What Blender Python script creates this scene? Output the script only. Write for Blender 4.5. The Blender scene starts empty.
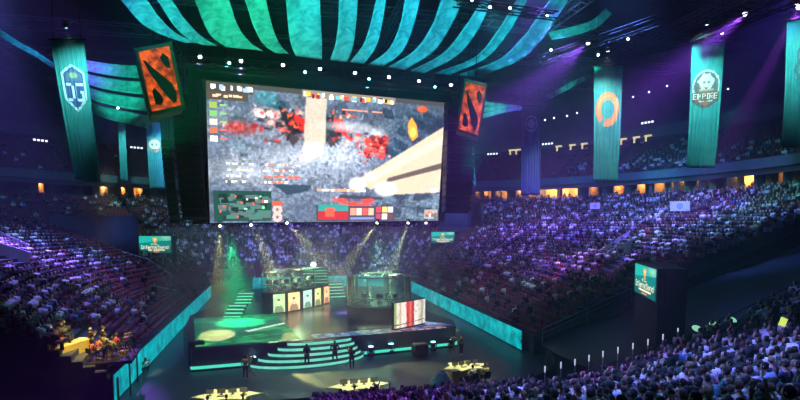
import bpy, bmesh, math, random
import numpy as np
from mathutils import Vector, Matrix, Quaternion
random.seed(7); rng = np.random.default_rng(11)
PI = math.pi
scn = bpy.context.scene
COL = scn.collection
# ------------------------------------------------------------------ camera geometry (used to turn photo measurements into metres)
FPX = 533.0; PITCH = math.atan(45/533.0); EYE = Vector((0, 0, 11.0))
FW = Vector((0, math.cos(PITCH), -math.sin(PITCH))); UP = Vector((0, math.sin(PITCH), math.cos(PITCH))); RT = Vector((1, 0, 0))
def ray(px, py): return FW + RT*((px-400)/FPX) + UP*(-(py-267)/FPX)
def at(px, py, depth): return EYE + ray(px, py)*depth
def gp(px, py, z=0.0):
    r = ray(px, py); return EYE + r*((z-EYE.z)/r.z)
def proj(p):
    d = Vector(p)-EYE; f = d.dot(FW)
    if f < .1: return (-9999, -9999)
    return (400+FPX*d.dot(RT)/f, 267-FPX*d.dot(UP)/f)
# arena frame: v across, u along
AR = Vector((.9755, .22, 0)).normalized(); AU = Vector((-.22, .9755, 0)).normalized()
CV, CU = 5.0, 60.0
def W(v, u, z=0.0): return AR*v + AU*u + Vector((0, 0, z))
def vu(p): return (p.x*AR.x+p.y*AR.y, p.x*AU.x+p.y*AU.y)
def polar(R, deg, z=0.0):
    a = math.radians(deg); return W(CV+R*math.cos(a), CU+R*math.sin(a), z)
# ------------------------------------------------------------------ materials
def mat(name, color=(.5,.5,.5), rough=.6, metal=0., emis=None, estr=0., noise=None, spec=.5, alpha=None, trans=0., bump=0.):
    m = bpy.data.materials.new(name); m.use_nodes = True
    nt = m.node_tree; b = nt.nodes['Principled BSDF']
    b.inputs['Base Color'].default_value = (*color, 1); b.inputs['Roughness'].default_value = rough
    b.inputs['Metallic'].default_value = metal; b.inputs['Specular IOR Level'].default_value = spec
    if emis: b.inputs['Emission Color'].default_value = (*emis, 1); b.inputs['Emission Strength'].default_value = estr
    if alpha is not None: b.inputs['Alpha'].default_value = alpha
    if trans: b.inputs['Transmission Weight'].default_value = trans
    if noise:
        sc, c2, lo, hi = noise
        tc = nt.nodes.new('ShaderNodeTexCoord'); n = nt.nodes.new('ShaderNodeTexNoise'); r = nt.nodes.new('ShaderNodeValToRGB')
        n.inputs['Scale'].default_value = sc; n.inputs['Detail'].default_value = 5
        nt.links.new(tc.outputs['Object'], n.inputs['Vector']); nt.links.new(n.outputs['Fac'], r.inputs['Fac'])
        r.color_ramp.elements[0].position = lo; r.color_ramp.elements[1].position = hi
        r.color_ramp.elements[0].color = (*(emis if emis else color), 1); r.color_ramp.elements[1].color = (*c2, 1)
        nt.links.new(r.outputs['Color'], b.inputs['Emission Color' if emis else 'Base Color'])
        if bump:
            bp = nt.nodes.new('ShaderNodeBump'); bp.inputs['Strength'].default_value = bump
            nt.links.new(n.outputs['Fac'], bp.inputs['Height']); nt.links.new(bp.outputs['Normal'], b.inputs['Normal'])
    return m
def mat_attr(name, rough=.8, emit=0., base=True):
    m = bpy.data.materials.new(name); m.use_nodes = True; nt = m.node_tree; b = nt.nodes['Principled BSDF']
    a = nt.nodes.new('ShaderNodeVertexColor'); a.layer_name = 'Col'; b.inputs['Roughness'].default_value = rough
    if emit:
        b.inputs['Base Color'].default_value = (.01,.01,.01,1)
        nt.links.new(a.outputs['Color'], b.inputs['Emission Color']); b.inputs['Emission Strength'].default_value = emit
    else: nt.links.new(a.outputs['Color'], b.inputs['Base Color'])
    return m
def mat_obj(name, rough=.75):
    m = bpy.data.materials.new(name); m.use_nodes = True; nt = m.node_tree; b = nt.nodes['Principled BSDF']
    o = nt.nodes.new('ShaderNodeObjectInfo'); b.inputs['Roughness'].default_value = rough
    nt.links.new(o.outputs['Color'], b.inputs['Base Color']); return m
def cloth_mat(name, c, c2, scale=.35, transl=.35):
    m = bpy.data.materials.new(name); m.use_nodes = True; nt = m.node_tree; b = nt.nodes['Principled BSDF']
    tc = nt.nodes.new('ShaderNodeTexCoord'); n = nt.nodes.new('ShaderNodeTexNoise'); r = nt.nodes.new('ShaderNodeValToRGB')
    n.inputs['Scale'].default_value = scale; n.inputs['Detail'].default_value = 8; n.inputs['Distortion'].default_value = 1.2
    nt.links.new(tc.outputs['Object'], n.inputs['Vector']); nt.links.new(n.outputs['Fac'], r.inputs['Fac'])
    r.color_ramp.elements[0].position = .35; r.color_ramp.elements[1].position = .65
    r.color_ramp.elements[0].color = (*c, 1); r.color_ramp.elements[1].color = (*c2, 1)
    b.inputs['Roughness'].default_value = .85
    t = nt.nodes.new('ShaderNodeBsdfTranslucent'); mx = nt.nodes.new('ShaderNodeMixShader'); mx.inputs[0].default_value = transl
    nt.links.new(r.outputs['Color'], b.inputs['Base Color']); nt.links.new(r.outputs['Color'], t.inputs['Color'])
    nt.links.new(b.outputs[0], mx.inputs[1]); nt.links.new(t.outputs[0], mx.inputs[2])
    nt.links.new(mx.outputs[0], nt.nodes['Material Output'].inputs['Surface']); return m
M = dict(
  floor=mat('floor_rubber', (.035,.05,.055), .42, noise=(.6,(.06,.075,.08),.35,.7)),
  concrete=mat('terrace_concrete', (.045,.045,.055), .9, noise=(.8,(.07,.07,.08),.3,.7)),
  wall=mat('arena_wall', (.07,.075,.10), .9, noise=(.5,(.10,.10,.13),.3,.7)),
  wallwarm=mat('suite_wall', (.45,.28,.14), .8, noise=(1.5,(.6,.4,.2),.3,.7)),
  ceil=mat('ceiling_black', (.035,.04,.05), .95, noise=(.3,(.06,.065,.08),.3,.7)),
  fascia=mat('fascia_grey', (.09,.14,.15), .7, noise=(.8,(.12,.18,.20),.3,.7)),
  black=mat('black_cloth', (.006,.006,.008), .9, noise=(2,(.011,.011,.014),.3,.7)),
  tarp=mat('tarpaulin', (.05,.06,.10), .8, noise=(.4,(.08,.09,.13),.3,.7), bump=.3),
  blackmetal=mat('black_metal', (.02,.02,.024), .45, .6, noise=(8,(.035,.035,.04),.3,.7)),
  truss=mat('truss_aluminium', (.10,.12,.12), .5, .7, noise=(5,(.22,.24,.25),.3,.7)),
  steel=mat('rail_steel', (.55,.55,.6), .35, .8, noise=(9,(.65,.65,.7),.3,.7)),
  seatred=mat('seat_red_plastic', (.22,.03,.045), .55, noise=(3,(.28,.045,.06),.3,.7)),
  lens=mat('lamp_lens', (1,1,1), .2, emis=(.85,.85,1), estr=16),
  lensc=mat('lamp_lens_cyan', (1,1,1), .2, emis=(.25,.85,1), estr=9),
  lensy=mat('lamp_lens_warm', (1,1,1), .2, emis=(1,.95,.6), estr=8),
  warm=mat('lamp_warm', (1,.8,.5), .3, emis=(1,.6,.22), estr=6),
  yel=mat('lamp_yellow', (1,.8,.4), .3, emis=(1,.75,.3), estr=.8),
  white=mat('lamp_white', (1,1,1), .3, emis=(.85,.88,1), estr=1.8), globe=mat('lamp_globe', (1,1,1), .3, emis=(1,1,.95), estr=3),
  teal=mat('led_teal', (0,.1,.1), .3, emis=(0,.16,.20), estr=1.15, noise=(1.1,(.0,.50,.52),.36,.66)),
  tealstrip=mat('led_strip_teal', (0,.2,.15), .3, emis=(.04,.62,.42), estr=1.3, noise=(1.3,(.08,.6,.42),.3,.7)),
  step=mat('step_glow', (.1,.3,.2), .3, emis=(.10,.62,.42), estr=1.0, noise=(1.8,(.25,.8,.62),.3,.7)),
  stage=mat('stage_gloss', (.035,.035,.035), .27, spec=.8, noise=(1.2,(.06,.07,.07),.3,.7)),
  stagered=mat('stage_front', (.05,.035,.035), .7, noise=(1,(.08,.05,.05),.3,.7)),
  glass=None,
  desk=mat('desk_cream', (.75,.74,.42), .4, noise=(6,(.85,.82,.5),.3,.7)),
  deskgold=mat('desk_gold', (.62,.45,.10), .4, noise=(4,(.72,.55,.16),.3,.7)),
  lava=mat('lava_orange', (.04,.01,.005), .7, emis=(.16,.006,.004), estr=1.0, noise=(1.5,(.95,.13,.012),.36,.62)),
  stone=mat('stone_dark', (.10,.055,.03), .95, noise=(2.5,(.16,.11,.06),.3,.7), bump=.6),
  emblem=mat('emblem_dark', (.015,.012,.005), .8, noise=(3,(.03,.026,.014),.3,.7)),
  paper=mat('paper_white', (.8,.8,.85), .8, noise=(6,(.7,.7,.75),.3,.7)),
  col=mat_attr('painted'), screen=mat_attr('screen_image', emit=1.0), screenlow=mat_attr('screen_image_small', emit=.95),
  tint=mat_obj('cloth_or_skin'),
  eye=mat('eye_dark', (.02,.015,.01), .3, noise=(20,(.03,.02,.02),.3,.7)),
  fabric=cloth_mat('drape_mesh', (.12,.36,.40), (.40,.72,.70), .8),
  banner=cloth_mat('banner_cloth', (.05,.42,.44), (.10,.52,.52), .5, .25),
  bannershadow=cloth_mat('banner_cloth_shadow', (.03,.07,.08), (.04,.09,.10), .5, .05),  # shadow on the unlit banner painted into its cloth colour
  gold=mat('warm_lit_gear', (.55,.38,.12), .35, .5, noise=(9,(.1,.08,.05),.35,.6)),  # warm light on the gear painted into its gold colour
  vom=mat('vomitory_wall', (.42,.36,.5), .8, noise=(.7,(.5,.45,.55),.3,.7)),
)
def glass_mat():
    m = bpy.data.materials.new('booth_glass'); m.use_nodes = True; nt = m.node_tree
    for n in list(nt.nodes):
        if n.type == 'BSDF_PRINCIPLED': nt.nodes.remove(n)
    t = nt.nodes.new('ShaderNodeBsdfTransparent'); g = nt.nodes.new('ShaderNodeBsdfGlossy'); mx = nt.nodes.new('ShaderNodeMixShader'); f = nt.nodes.new('ShaderNodeFresnel')
    t.inputs[0].default_value = (.72,.88,.82,1); g.inputs['Roughness'].default_value = .08; f.inputs[0].default_value = 1.6
    nt.links.new(f.outputs[0], mx.inputs[0]); nt.links.new(t.outputs[0], mx.inputs[1]); nt.links.new(g.outputs[0], mx.inputs[2])
    nt.links.new(mx.outputs[0], nt.nodes['Material Output'].inputs[0]); return m
M['glass'] = glass_mat()
# ------------------------------------------------------------------ mesh building
class MB:
    def __init__(s): s.v = []; s.f = []; s.mi = []
    def add(s, vs, fs, mi=0):
        o = len(s.v); s.v += [tuple(p) for p in vs]; s.f += [tuple(i+o for i in f) for f in fs]; s.mi += [mi]*len(fs); return s
    def box(s, c, size, rot=None, mi=0, taper=1.0):
        c = Vector(c); hx, hy, hz = size[0]/2, size[1]/2, size[2]/2; vs = []
        for z in (-hz, hz):
            k = taper if z > 0 else 1
            for x, y in ((-hx,-hy),(hx,-hy),(hx,hy),(-hx,hy)):
                p = Vector((x*k, y*k, z))
                if rot is not None: p = rot @ p
                vs.append(c+p)
        return s.add(vs, [(3,2,1,0),(4,5,6,7),(0,1,5,4),(1,2,6,5),(2,3,7,6),(3,0,4,7)], mi)
    def hexa(s, q, t, mi=0):            # q: 4 points, t: offset vector
        q = [Vector(p) for p in q]; t = Vector(t)
        return s.add(q+[p+t for p in q], [(0,1,2,3),(7,6,5,4),(0,4,5,1),(1,5,6,2),(2,6,7,3),(3,7,4,0)], mi)
    def tube(s, a, b, r, r2=None, n=8, mi=0, cap=True):
        a, b = Vector(a), Vector(b); r2 = r if r2 is None else r2; d = b-a
        if d.length < 1e-6: return s
        q = d.to_track_quat('Z', 'Y'); vs = []
        for p, rr in ((a, r), (b, r2)):
            for i in range(n): vs.append(p + q @ Vector((rr*math.cos(2*PI*i/n), rr*math.sin(2*PI*i/n), 0)))
        fs = [(i, (i+1) % n, n+(i+1) % n, n+i) for i in range(n)]
        if cap: fs += [tuple(range(n-1, -1, -1)), tuple(range(n, 2*n))]
        return s.add(vs, fs, mi)
    def path(s, pts, r, n=6, mi=0):
        for a, b in zip(pts[:-1], pts[1:]): s.tube(a, b, r, n=n, mi=mi)
        return s
    def ball(s, c, r, seg=10, ring=7, mi=0, rot=None):
        r = (r, r, r) if not hasattr(r, '__len__') else r; c = Vector(c); vs = []
        for j in range(ring+1):
            t = PI*j/ring
            for i in range(seg):
                a = 2*PI*i/seg; p = Vector((r[0]*math.sin(t)*math.cos(a), r[1]*math.sin(t)*math.sin(a), r[2]*math.cos(t)))
                vs.append(c + (rot @ p if rot is not None else p))
        fs = [(j*seg+i, (j+1)*seg+i, (j+1)*seg+(i+1) % seg, j*seg+(i+1) % seg) for j in range(ring) for i in range(seg)]
        return s.add(vs, fs, mi)
    def grid(s, P, mi=0):               # P[i][j]
        n, m = len(P), len(P[0])
        return s.add([p for row in P for p in row], [(i*m+j, i*m+j+1, (i+1)*m+j+1, (i+1)*m+j) for i in range(n-1) for j in range(m-1)], mi)
    def mesh(s, name, mats, smooth=False, merge=True):
        me = bpy.data.meshes.new(name); me.from_pydata(s.v, [], s.f)
        for m in (mats if isinstance(mats, (list, tuple)) else [mats]): me.materials.append(m)
        if any(s.mi): me.polygons.foreach_set('material_index', s.mi)
        if merge:
            bm = bmesh.new(); bm.from_mesh(me); bmesh.ops.remove_doubles(bm, verts=bm.verts, dist=1e-5); bm.to_mesh(me); bm.free()
        if smooth: me.polygons.foreach_set('use_smooth', [True]*len(me.polygons))
        me.update(); return me
    def obj(s, name, mats, parent=None, smooth=False, loc=None, rz=0, **kw):
        return link(name, s.mesh(name, mats, smooth), parent, loc, rz, **kw)
def link(name, data, parent=None, loc=None, rz=0, label=None, cat=None, group=None, kind=None):
    o = bpy.data.objects.new(name, data); COL.objects.link(o)
    if loc is not None: o.location = loc
    if rz: o.rotation_euler = (0, 0, rz)
    if parent is not None: o.parent = parent
    tag(o, label, cat, group, kind); return o
def tag(o, label=None, cat=None, group=None, kind=None):
    if label: o['label'] = label
    if cat: o['category'] = cat
    if group: o['group'] = group
    if kind: o['kind'] = kind
    return o
def empty(name, loc=(0,0,0), rz=0, label=None, cat=None, group=None, kind=None):
    return link(name, None, None, loc, rz, label, cat, group, kind)
def sub(root, p):                        # world point into an unrotated root's frame
    return Vector(p)-root.location
def solid(o, t=.03, off=0):
    m = o.modifiers.new('Solidify', 'SOLIDIFY'); m.thickness = t; m.offset = off; return o
def bev(o, w=.02, seg=2):
    m = o.modifiers.new('Bevel', 'BEVEL'); m.width = w; m.segments = seg; m.limit_method = 'ANGLE'; return o
def colmesh(name, P, colors, material):  # grid of points with one colour per face
    n, m = len(P), len(P[0]); v = np.array([tuple(p) for row in P for p in row], dtype=np.float32)
    idx = np.arange(n*m).reshape(n, m); q = np.stack([idx[:-1,:-1], idx[:-1,1:], idx[1:,1:], idx[1:,:-1]], -1).reshape(-1, 4)
    me = bpy.data.meshes.new(name); nf = len(q)
    me.vertices.add(len(v)); me.vertices.foreach_set('co', v.ravel())
    me.loops.add(nf*4); me.loops.foreach_set('vertex_index', q.ravel().astype(np.int32))
    me.polygons.add(nf); me.polygons.foreach_set('loop_start', np.arange(0, nf*4, 4, dtype=np.int32))
    me.update(calc_edges=True)
    a = me.color_attributes.new('Col', 'FLOAT_COLOR', 'CORNER')
    c = np.ones((nf, 4), dtype=np.float32); c[:, :3] = np.asarray(colors, dtype=np.float32).reshape(-1, 3)
    a.data.foreach_set('color', np.repeat(c, 4, axis=0).ravel()); me.materials.append(material); return me
def quadgrid(tl, tr, br, bl, nr, nc):
    tl, tr, br, bl = map(Vector, (tl, tr, br, bl)); return [[(tl.lerp(tr, j/nc)).lerp(bl.lerp(br, j/nc), i/nr) for j in range(nc+1)] for i in range(nr+1)]
# painting onto rasters (x,y in 0..1, y down)
class Paint:
    def __init__(s, h, w, bg): s.a = np.zeros((h, w, 3)); s.a[:] = bg; s.h, s.w = h, w; s.Y, s.X = np.mgrid[0:h, 0:w]; s.X = (s.X+.5)/w; s.Y = (s.Y+.5)/h
    def mix(s, mask, c, k=1.0): mask = (mask*k)[..., None]; s.a = s.a*(1-mask)+np.array(c)*mask
    def rect(s, x0, y0, x1, y1, c, k=1.): s.mix(((s.X >= x0) & (s.X < x1) & (s.Y >= y0) & (s.Y < y1)).astype(float), c, k)
    def disc(s, x, y, rx, ry, c, k=1., soft=.3):
        d = np.sqrt(((s.X-x)/rx)**2+((s.Y-y)/ry)**2); s.mix(np.clip((1-d)/soft, 0, 1), c, k)
    def ring(s, x, y, rx, ry, t, c, k=1.):
        d = np.sqrt(((s.X-x)/rx)**2+((s.Y-y)/ry)**2); s.mix((abs(d-1) < t).astype(float), c, k)
    def poly(s, pts, c, k=1.):
        ins = np.zeros((s.h, s.w), bool); n = len(pts)
        for i in range(n):
            x0, y0 = pts[i]; x1, y1 = pts[(i+1) % n]
            if y0 == y1: continue
            ins ^= ((s.Y > y0) != (s.Y > y1)) & (s.X < (x1-x0)*(s.Y-y0)/(y1-y0)+x0)
        s.mix(ins.astype(float), c, k)
    def noise(s, amp, cell=1, seed=0, col=(1,1,1)):
        r = np.random.default_rng(seed); n = r.random((s.h//cell+2, s.w//cell+2)); n = np.kron(n, np.ones((cell, cell)))[:s.h, :s.w]-.5
        s.a = np.clip(s.a*(1+amp*n[..., None]*np.array(col)), 0, None)
    def smooth(s, k=1):
        for _ in range(k): s.a = (s.a+np.roll(s.a,1,0)+np.roll(s.a,-1,0)+np.roll(s.a,1,1)+np.roll(s.a,-1,1))/5
    def glyph(s, text, x, y, h, w, c, gap=.25):
        F = {'A':'01110 10001 10001 11111 10001 10001 10001','B':'11110 10001 11110 10001 10001 10001 11110','C':'01111 10000 10000 10000 10000 10000 01111','E':'11111 10000 10000 11110 10000 10000 11111',
             'G':'01111 10000 10000 10011 10001 10001 01111','I':'111 010 010 010 010 010 111','M':'10001 11011 10101 10101 10001 10001 10001','O':'01110 10001 10001 10001 10001 10001 01110',
             'P':'11110 10001 10001 11110 10000 10000 10000','R':'11110 10001 10001 11110 10100 10010 10001','T':'11111 00100 00100 00100 00100 00100 00100','N':'10001 11001 10101 10101 10011 10001 10001',
             'L':'10000 10000 10000 10000 10000 10000 11111','S':'01111 10000 10000 01110 00001 00001 11110','H':'10001 10001 10001 11111 10001 10001 10001',
             't':'010 111 010 010 010 010 011','h':'1000 1000 1110 1001 1001 1001 1001','e':'0000 0000 0110 1001 1111 1000 0111','n':'0000 0000 1110 1001 1001 1001 1001','r':'000 000 101 110 100 100 100',
             'a':'0000 0000 0111 1001 1001 1001 0111','i':'1 0 1 1 1 1 1','o':'0000 0000 0110 1001 1001 1001 0110','l':'1 1 1 1 1 1 1'}
        tot = sum((len(F[ch].split()[0]) if ch in F else 2)+1 for ch in text); u = w/tot; cx = x
        for ch in text:
            if ch not in F: cx += 3*u; continue
            rows = F[ch].split()
            for i, r in enumerate(rows):
                for j, b in enumerate(r):
                    if b == '1': s.rect(cx+j*u, y+i*h/7, cx+(j+1)*u, y+(i+1)*h/7, c)
            cx += (len(rows[0])+1)*u
# ------------------------------------------------------------------ the bowl
def rink_pt(phi, off=0.0):
    a = math.radians(phi); cx, cy = math.cos(a), math.sin(a); hx, hy, r = 15.0+off, 30.0+off, 8.5+off
    t = min(hx/abs(cx) if abs(cx) > 1e-9 else 1e9, hy/abs(cy) if abs(cy) > 1e-9 else 1e9)
    x, y = abs(cx*t), abs(cy*t); kx, ky = hx-r, hy-r
    if x > kx and y > ky:
        dx, dy = abs(cx), abs(cy); b = kx*dx+ky*dy; c = kx*kx+ky*ky-r*r; t = b+math.sqrt(max(b*b-c, 0))
    return (cx*t, cy*t)
RTOP = 57.0; NROW = 36; Z0, Z1 = 1.1, 14.6
CUT_R, CUT_L = 40.3, 35.0
def row_curve(k, n=None, step=None):
    """points (v,u) of tread line k (0..NROW) from the near-right cut round the far end to the near-left cut"""
    s = k/NROW; pts = []
    for phi in np.arange(-75, 256, .5):
        ix, iy = rink_pt(phi, .5); a = math.radians(phi); v = CV+ix*(1-s)+RTOP*math.cos(a)*s; u = CU+iy*(1-s)+RTOP*math.sin(a)*s
        pts.append((v, u))
    def ok(p): return p[1] >= (CUT_R if p[0] > CV else CUT_L)
    i0 = next(i for i, p in enumerate(pts) if ok(p)); i1 = max(i for i, p in enumerate(pts) if ok(p))
    def cut(a, b, c): t = (c-a[1])/(b[1]-a[1]); return (a[0]+(b[0]-a[0])*t, c)
    out = [cut(pts[i0-1], pts[i0], CUT_R)]+pts[i0:i1+1]+[cut(pts[i1], pts[i1+1], CUT_L)]
    P = np.array(out); d = np.r_[0, np.cumsum(np.hypot(*np.diff(P, axis=0).T))]
    q = np.linspace(0, d[-1], n) if n else np.arange(.4, d[-1]-.3, step)
    return np.stack([np.interp(q, d, P[:, 0]), np.interp(q, d, P[:, 1])], -1), d[-1]
def row_z(k): return Z0+(Z1-Z0)*k/NROW
NS = 150
curves = [row_curve(k, NS)[0] for k in range(NROW+1)]
mb = MB()
prof = [[W(v, u, 0) for v, u in curves[0]]]
for k in range(NROW):
    z = row_z(k+1)
    prof.append([W(v, u, z) for v, u in curves[k]]); prof.append([W(v, u, z) for v, u in curves[k+1]])
mb.grid(prof)
for j in (0, NS-1):                       # cut ends
    ring = [r[j] for r in prof]; base = [Vector((p.x, p.y, 0)) for p in ring]
    mb.grid([ring, base])
mb.obj('seating_terrace', M['concrete'], kind='structure')
# floor and shell
mb = MB(); mb.add([(-110,-20,0),(110,-20,0),(110,150,0),(-110,150,0)], [(0,1,2,3)]); mb.obj('floor', M['floor'], kind='structure')
def ring_wall(name, r0, z0, r1, z1, m, d0=-50, d1=230, n=140, kind='structure'):
    mb = MB(); mb.grid([[polar(r, d0+(d1-d0)*i/n, z) for i in range(n+1)] for r, z in ((r0, z0), (r1, z1))]); return mb.obj(name, m, kind=kind)
def ring_band(name, r0, r1, z0, z1, m, d0=-50, d1=230, n=140):
    mb = MB(); mb.grid([[polar(r, d0+(d1-d0)*i/n, z) for i in range(n+1)] for r, z in ((r1,z0),(r0,z0),(r0,z1),(r1,z1),(r1,z0))]); return mb.obj(name, m, kind='structure')
ring_band('trim_suite_parapet', RTOP, RTOP+.5, Z1-.4, Z1+1.05, M['wall'])
ring_wall('trim_suite_floor', RTOP+.5, Z1+.2, RTOP+5.5, Z1+.2, M['wall'])
ring_wall('wall_suites_back', RTOP+5.5, Z1, RTOP+5.5, Z1+4, M['wall'])
ring_band('trim_ledge', RTOP-.6, RTOP+6, 18.0, 19.3, M['fascia'])
ring_band('trim_suite_valance', RTOP-.1, RTOP+.4, 17.25, 18.0, M['wall'])
ring_band('trim_press_level', 62, 64.2, 25.6, 27.5, M['wall'])
ring_wall('wall_back', 76, 0, 76, 46, M['wall'])
UROWS = 16
mb = MB(); P = []
for k in range(UROWS):
    r0, r1 = 58.6+k*.95, 58.6+(k+1)*.95; z = 19.2+k*.55
    for r in (r0, r1): P.append([polar(r, -50+280*i/140, z) for i in range(141)])
mb.grid(P); mb.obj('upper_seating_terrace', M['concrete'], kind='structure')
mb = MB(); mb.add([(-120,-30,44),(120,-30,44),(120,160,44),(-120,160,44)], [(3,2,1,0)]); mb.obj('ceiling', M['ceil'], kind='structure')
mb = MB()                                # wall behind the camera side
mb.add([(-100,-12,-0.1),(100,-12,-0.1),(100,-12,45),(-100,-12,45)], [(0,1,2,3)]); mb.obj('wall_near', M['wall'], kind='structure')
# columns between suites and back wall
for i in range(0, 64):
    d = -48+276*i/63
    m_ = MB(); a = polar(RTOP+.55, d, Z1); b = polar(RTOP+5.4, d, Z1)
    t = (polar(RTOP+.55, d+.2, 0)-polar(RTOP+.55, d, 0)); t.z = 0
    m_.hexa([a, b, b+Vector((0,0,3.6)), a+Vector((0,0,3.6))], t); m_.obj('wall_suite_divider', M['wall'], kind='structure')
# ---- the lit hospitality suites
people_specs = []
SUITE_N = 0
def suite_at(px, width_px, lvl):
    """light a suite whose opening is seen at px"""
    global SUITE_N
    best = min(np.arange(-30, 215, .1), key=lambda d: abs(proj(polar(RTOP, d, 16.8))[0]-px) if polar(RTOP, d).y > 5 else 1e9)
    d = float(best); p = proj(polar(RTOP, d, 16.8)); q = proj(polar(RTOP, d+1, 16.8)); ppd = max(abs(q[0]-p[0]), 1.5)
    hw = width_px/2/ppd
    mb = MB(); mb.grid([[polar(RTOP+4.6, d-hw+2*hw*i/6, z) for i in range(7)] for z in (Z1+.25, Z1+3.5)])
    mb.grid([[polar(r, d-hw, z) for r in (RTOP+1.2, RTOP+4.6)] for z in (Z1+.25, Z1+3.5)]); mb.grid([[polar(r, d+hw, z) for r in (RTOP+1.2, RTOP+4.6)] for z in (Z1+.25, Z1+3.5)])
    mb.grid([[polar(r, d-hw+2*hw*i/6, Z1+3.5) for i in range(7)] for r in (RTOP+1.2, RTOP+4.6)])
    r = empty('hospitality_suite', polar(RTOP+3, d, Z1+.2)); SUITE_N += 1
    for v in range(len(mb.v)): mb.v[v] = tuple(Vector(mb.v[v])-r.location)
    solid(mb.obj('suite_wall', M['wallwarm'], r), .05)
    c = sub(r, polar(RTOP+2.8, d, Z1+3.3)); m2 = MB(); m2.ball(c, (.35,.35,.12)); m2.obj('ceiling_lamp', M['warm'] if lvl > .8 else M['yel'], r)
    m3 = MB(); cc = sub(r, polar(RTOP+1.6, d+hw*.3, Z1+.3)); rot = Matrix.Rotation(math.radians(d-77), 3, 'Z')
    m3.box(cc+Vector((0,0,.95)), (1.6,.5,.07), rot)
    for sx in (-.7,.7): m3.box(cc+rot@Vector((sx,0,.46)), (.07,.4,.92), rot)
    m3.obj('bar_counter', M['black'], r)
    side = 'beyond the big screen' if px < 470 else 'above the crowded bank'
    L = bpy.data.lights.new('suite_glow', 'POINT'); L.energy = 620*lvl*(1.9 if lvl > .85 else 1); L.color = (1,.50,.15); L.shadow_soft_size = .4
    lo = bpy.data.objects.new('suite_glow', L); COL.objects.link(lo); lo.location = polar(RTOP+2.6, d, Z1+2.9)
    return r, d, hw
suites = [(45,5,.35,'small white-lit'),(107,9,.9,'amber-lit slot-like'),(126,4,.5,'dim amber narrow'),(140,9,.5,'orange-lit hazy'),
 (474,9,.35,'dull orange'),(486,7,.3,'dull red-brown'),(499,12,.5,'amber crowded'),(517,7,.7,'single bright small amber'),(530,8,.25,'dim reddish'),(545,19,1.0,'wide bright yellow'),(567,15,.9,'yellow with wall picture'),
 (590,9,.2,'brown dim'),(615,10,.5,'brown-orange beside the ring banner'),(637,8,.35,'white-lamped'),(655,10,.25,'murky brown'),(672,13,.7,'orange with a bright corner lamp'),(697,12,.3,'rust-coloured'),(726,9,.15,'dark rust'),(748,21,1.5,'brightest golden wide'),(778,14,.15,'dark brown end')]
for px, w, l, txt in suites:
    r, d, hw = suite_at(px, w, l); tag(r, f'{txt} hospitality suite in the ring above the stands', 'suite', 'hospitality suites in the ring')
# white ledge lights and yellow fixtures on the press level
def fix_on_ring(px, R, z, kind, lab, grp):
    d = float(min(np.arange(-30, 215, .1), key=lambda d: abs(proj(polar(R, d, z))[0]-px) if polar(R, d).y > 5 else 1e9))
    p = polar(R-.25, d, z); r = empty(kind, p); rot = Matrix.Rotation(math.radians(d-77.3), 3, 'Z')
    if kind == 'bracket_lamp':
        MB().box((0,0,0), (1.3,.12,.28), rot).obj('lamp_bar', M['yel'], r); MB().box(rot@Vector((-.3,-.1,-.55)), (.28,.12,.8), rot).obj('lamp_drop', M['yel'], r)
    else:
        for i in range(4): MB().box(rot@Vector(((i-1.5)*.62,0,0)), (.34,.1,.3), rot).obj('lens', M['white'], r)
        MB().box(rot@Vector((0,.15,.02)), (2.6,.12,.45), rot).obj('housing', M['blackmetal'], r)
    tag(r, lab, 'lamp', grp); return r
for i, (px, t) in enumerate(((512,'the dark crest banner'),(518,'the dark crest banner, second of the pair'),(559,'the stretch between two banners, lowest'),(573,'the stretch between two banners, middle'),(585,'the stretch just before the ring banner'),(624,'the right flank of the ring banner'),(637,'the gap beyond the ring banner'),(649,'the gap, nearest the team banner'))):
    fix_on_ring(px, 62, 25.9, 'bracket_lamp', f'yellow bracket lamp on the high balcony by {t}', 'yellow bracket lamps on the high balcony')
for px, z, t in ((40,24.8,'far above the film crew bank'),(136,25.3,'between the slim banner and the skull banner'),(493,25.4,'beside the right emblem panel'),(548,26.6,'beyond the dark crest banner'),(648,28.2,'between the ring banner and the team banner')):
    fix_on_ring(px, 62, z, 'ledge_light', f'four small white lights on the high balcony {t}', 'white light rows on the high balcony')
# ------------------------------------------------------------------ boards round the floor
def board(name, pts, h, m, label, back=M['black'], group='glowing boards round the floor', th=.12):
    """a board following (v,u) points: dark frame and a glowing face on the floor side"""
    c = W(*pts[len(pts)//2], 0); r = empty(name, c, label=label, cat='LED board' if m is M['teal'] else 'barrier', group=group)
    P = [W(v, u, 0)-c for v, u in pts]; cen = W(CV, CU)-c
    P2 = []
    for i, p in enumerate(P):
        t = (P[min(i+1, len(P)-1)]-P[max(i-1, 0)]).normalized(); n = Vector((-t.y, t.x, 0))
        if n.dot(cen-p) < 0: n = -n
        P2.append(n)
    mb = MB(); Z = Vector((0,0,1))
    mb.grid([[p+n*.0 for p, n in zip(P, P2)], [p+Z*(h+.06) for p in P], [p-n*th+Z*(h+.06) for p, n in zip(P, P2)], [p-n*th for p, n in zip(P, P2)]])
    mb.obj('board_frame', back, r)
    if m is not back:
        mb = MB(); mb.grid([[p+n*.05+Z*.12 for p, n in zip(P, P2)], [p+n*.05+Z*h for p, n in zip(P, P2)]]); solid(mb.obj('led_face', m, r), .04)
    return r
def arc_pts(cx, cy, r, a0, a1, n=10): return [(cx+r*math.cos(math.radians(a0+(a1-a0)*i/n)), cy+r*math.sin(math.radians(a0+(a1-a0)*i/n))) for i in range(n+1)]
def line_pts(a, b, n=8): return [(a[0]+(b[0]-a[0])*i/n, a[1]+(b[1]-a[1])*i/n) for i in range(n+1)]
board('led_board', line_pts((-10,34.6),(-10,81.5)), 1.75, M['teal'], 'long teal glowing board below the bank with the film crew')
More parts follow.
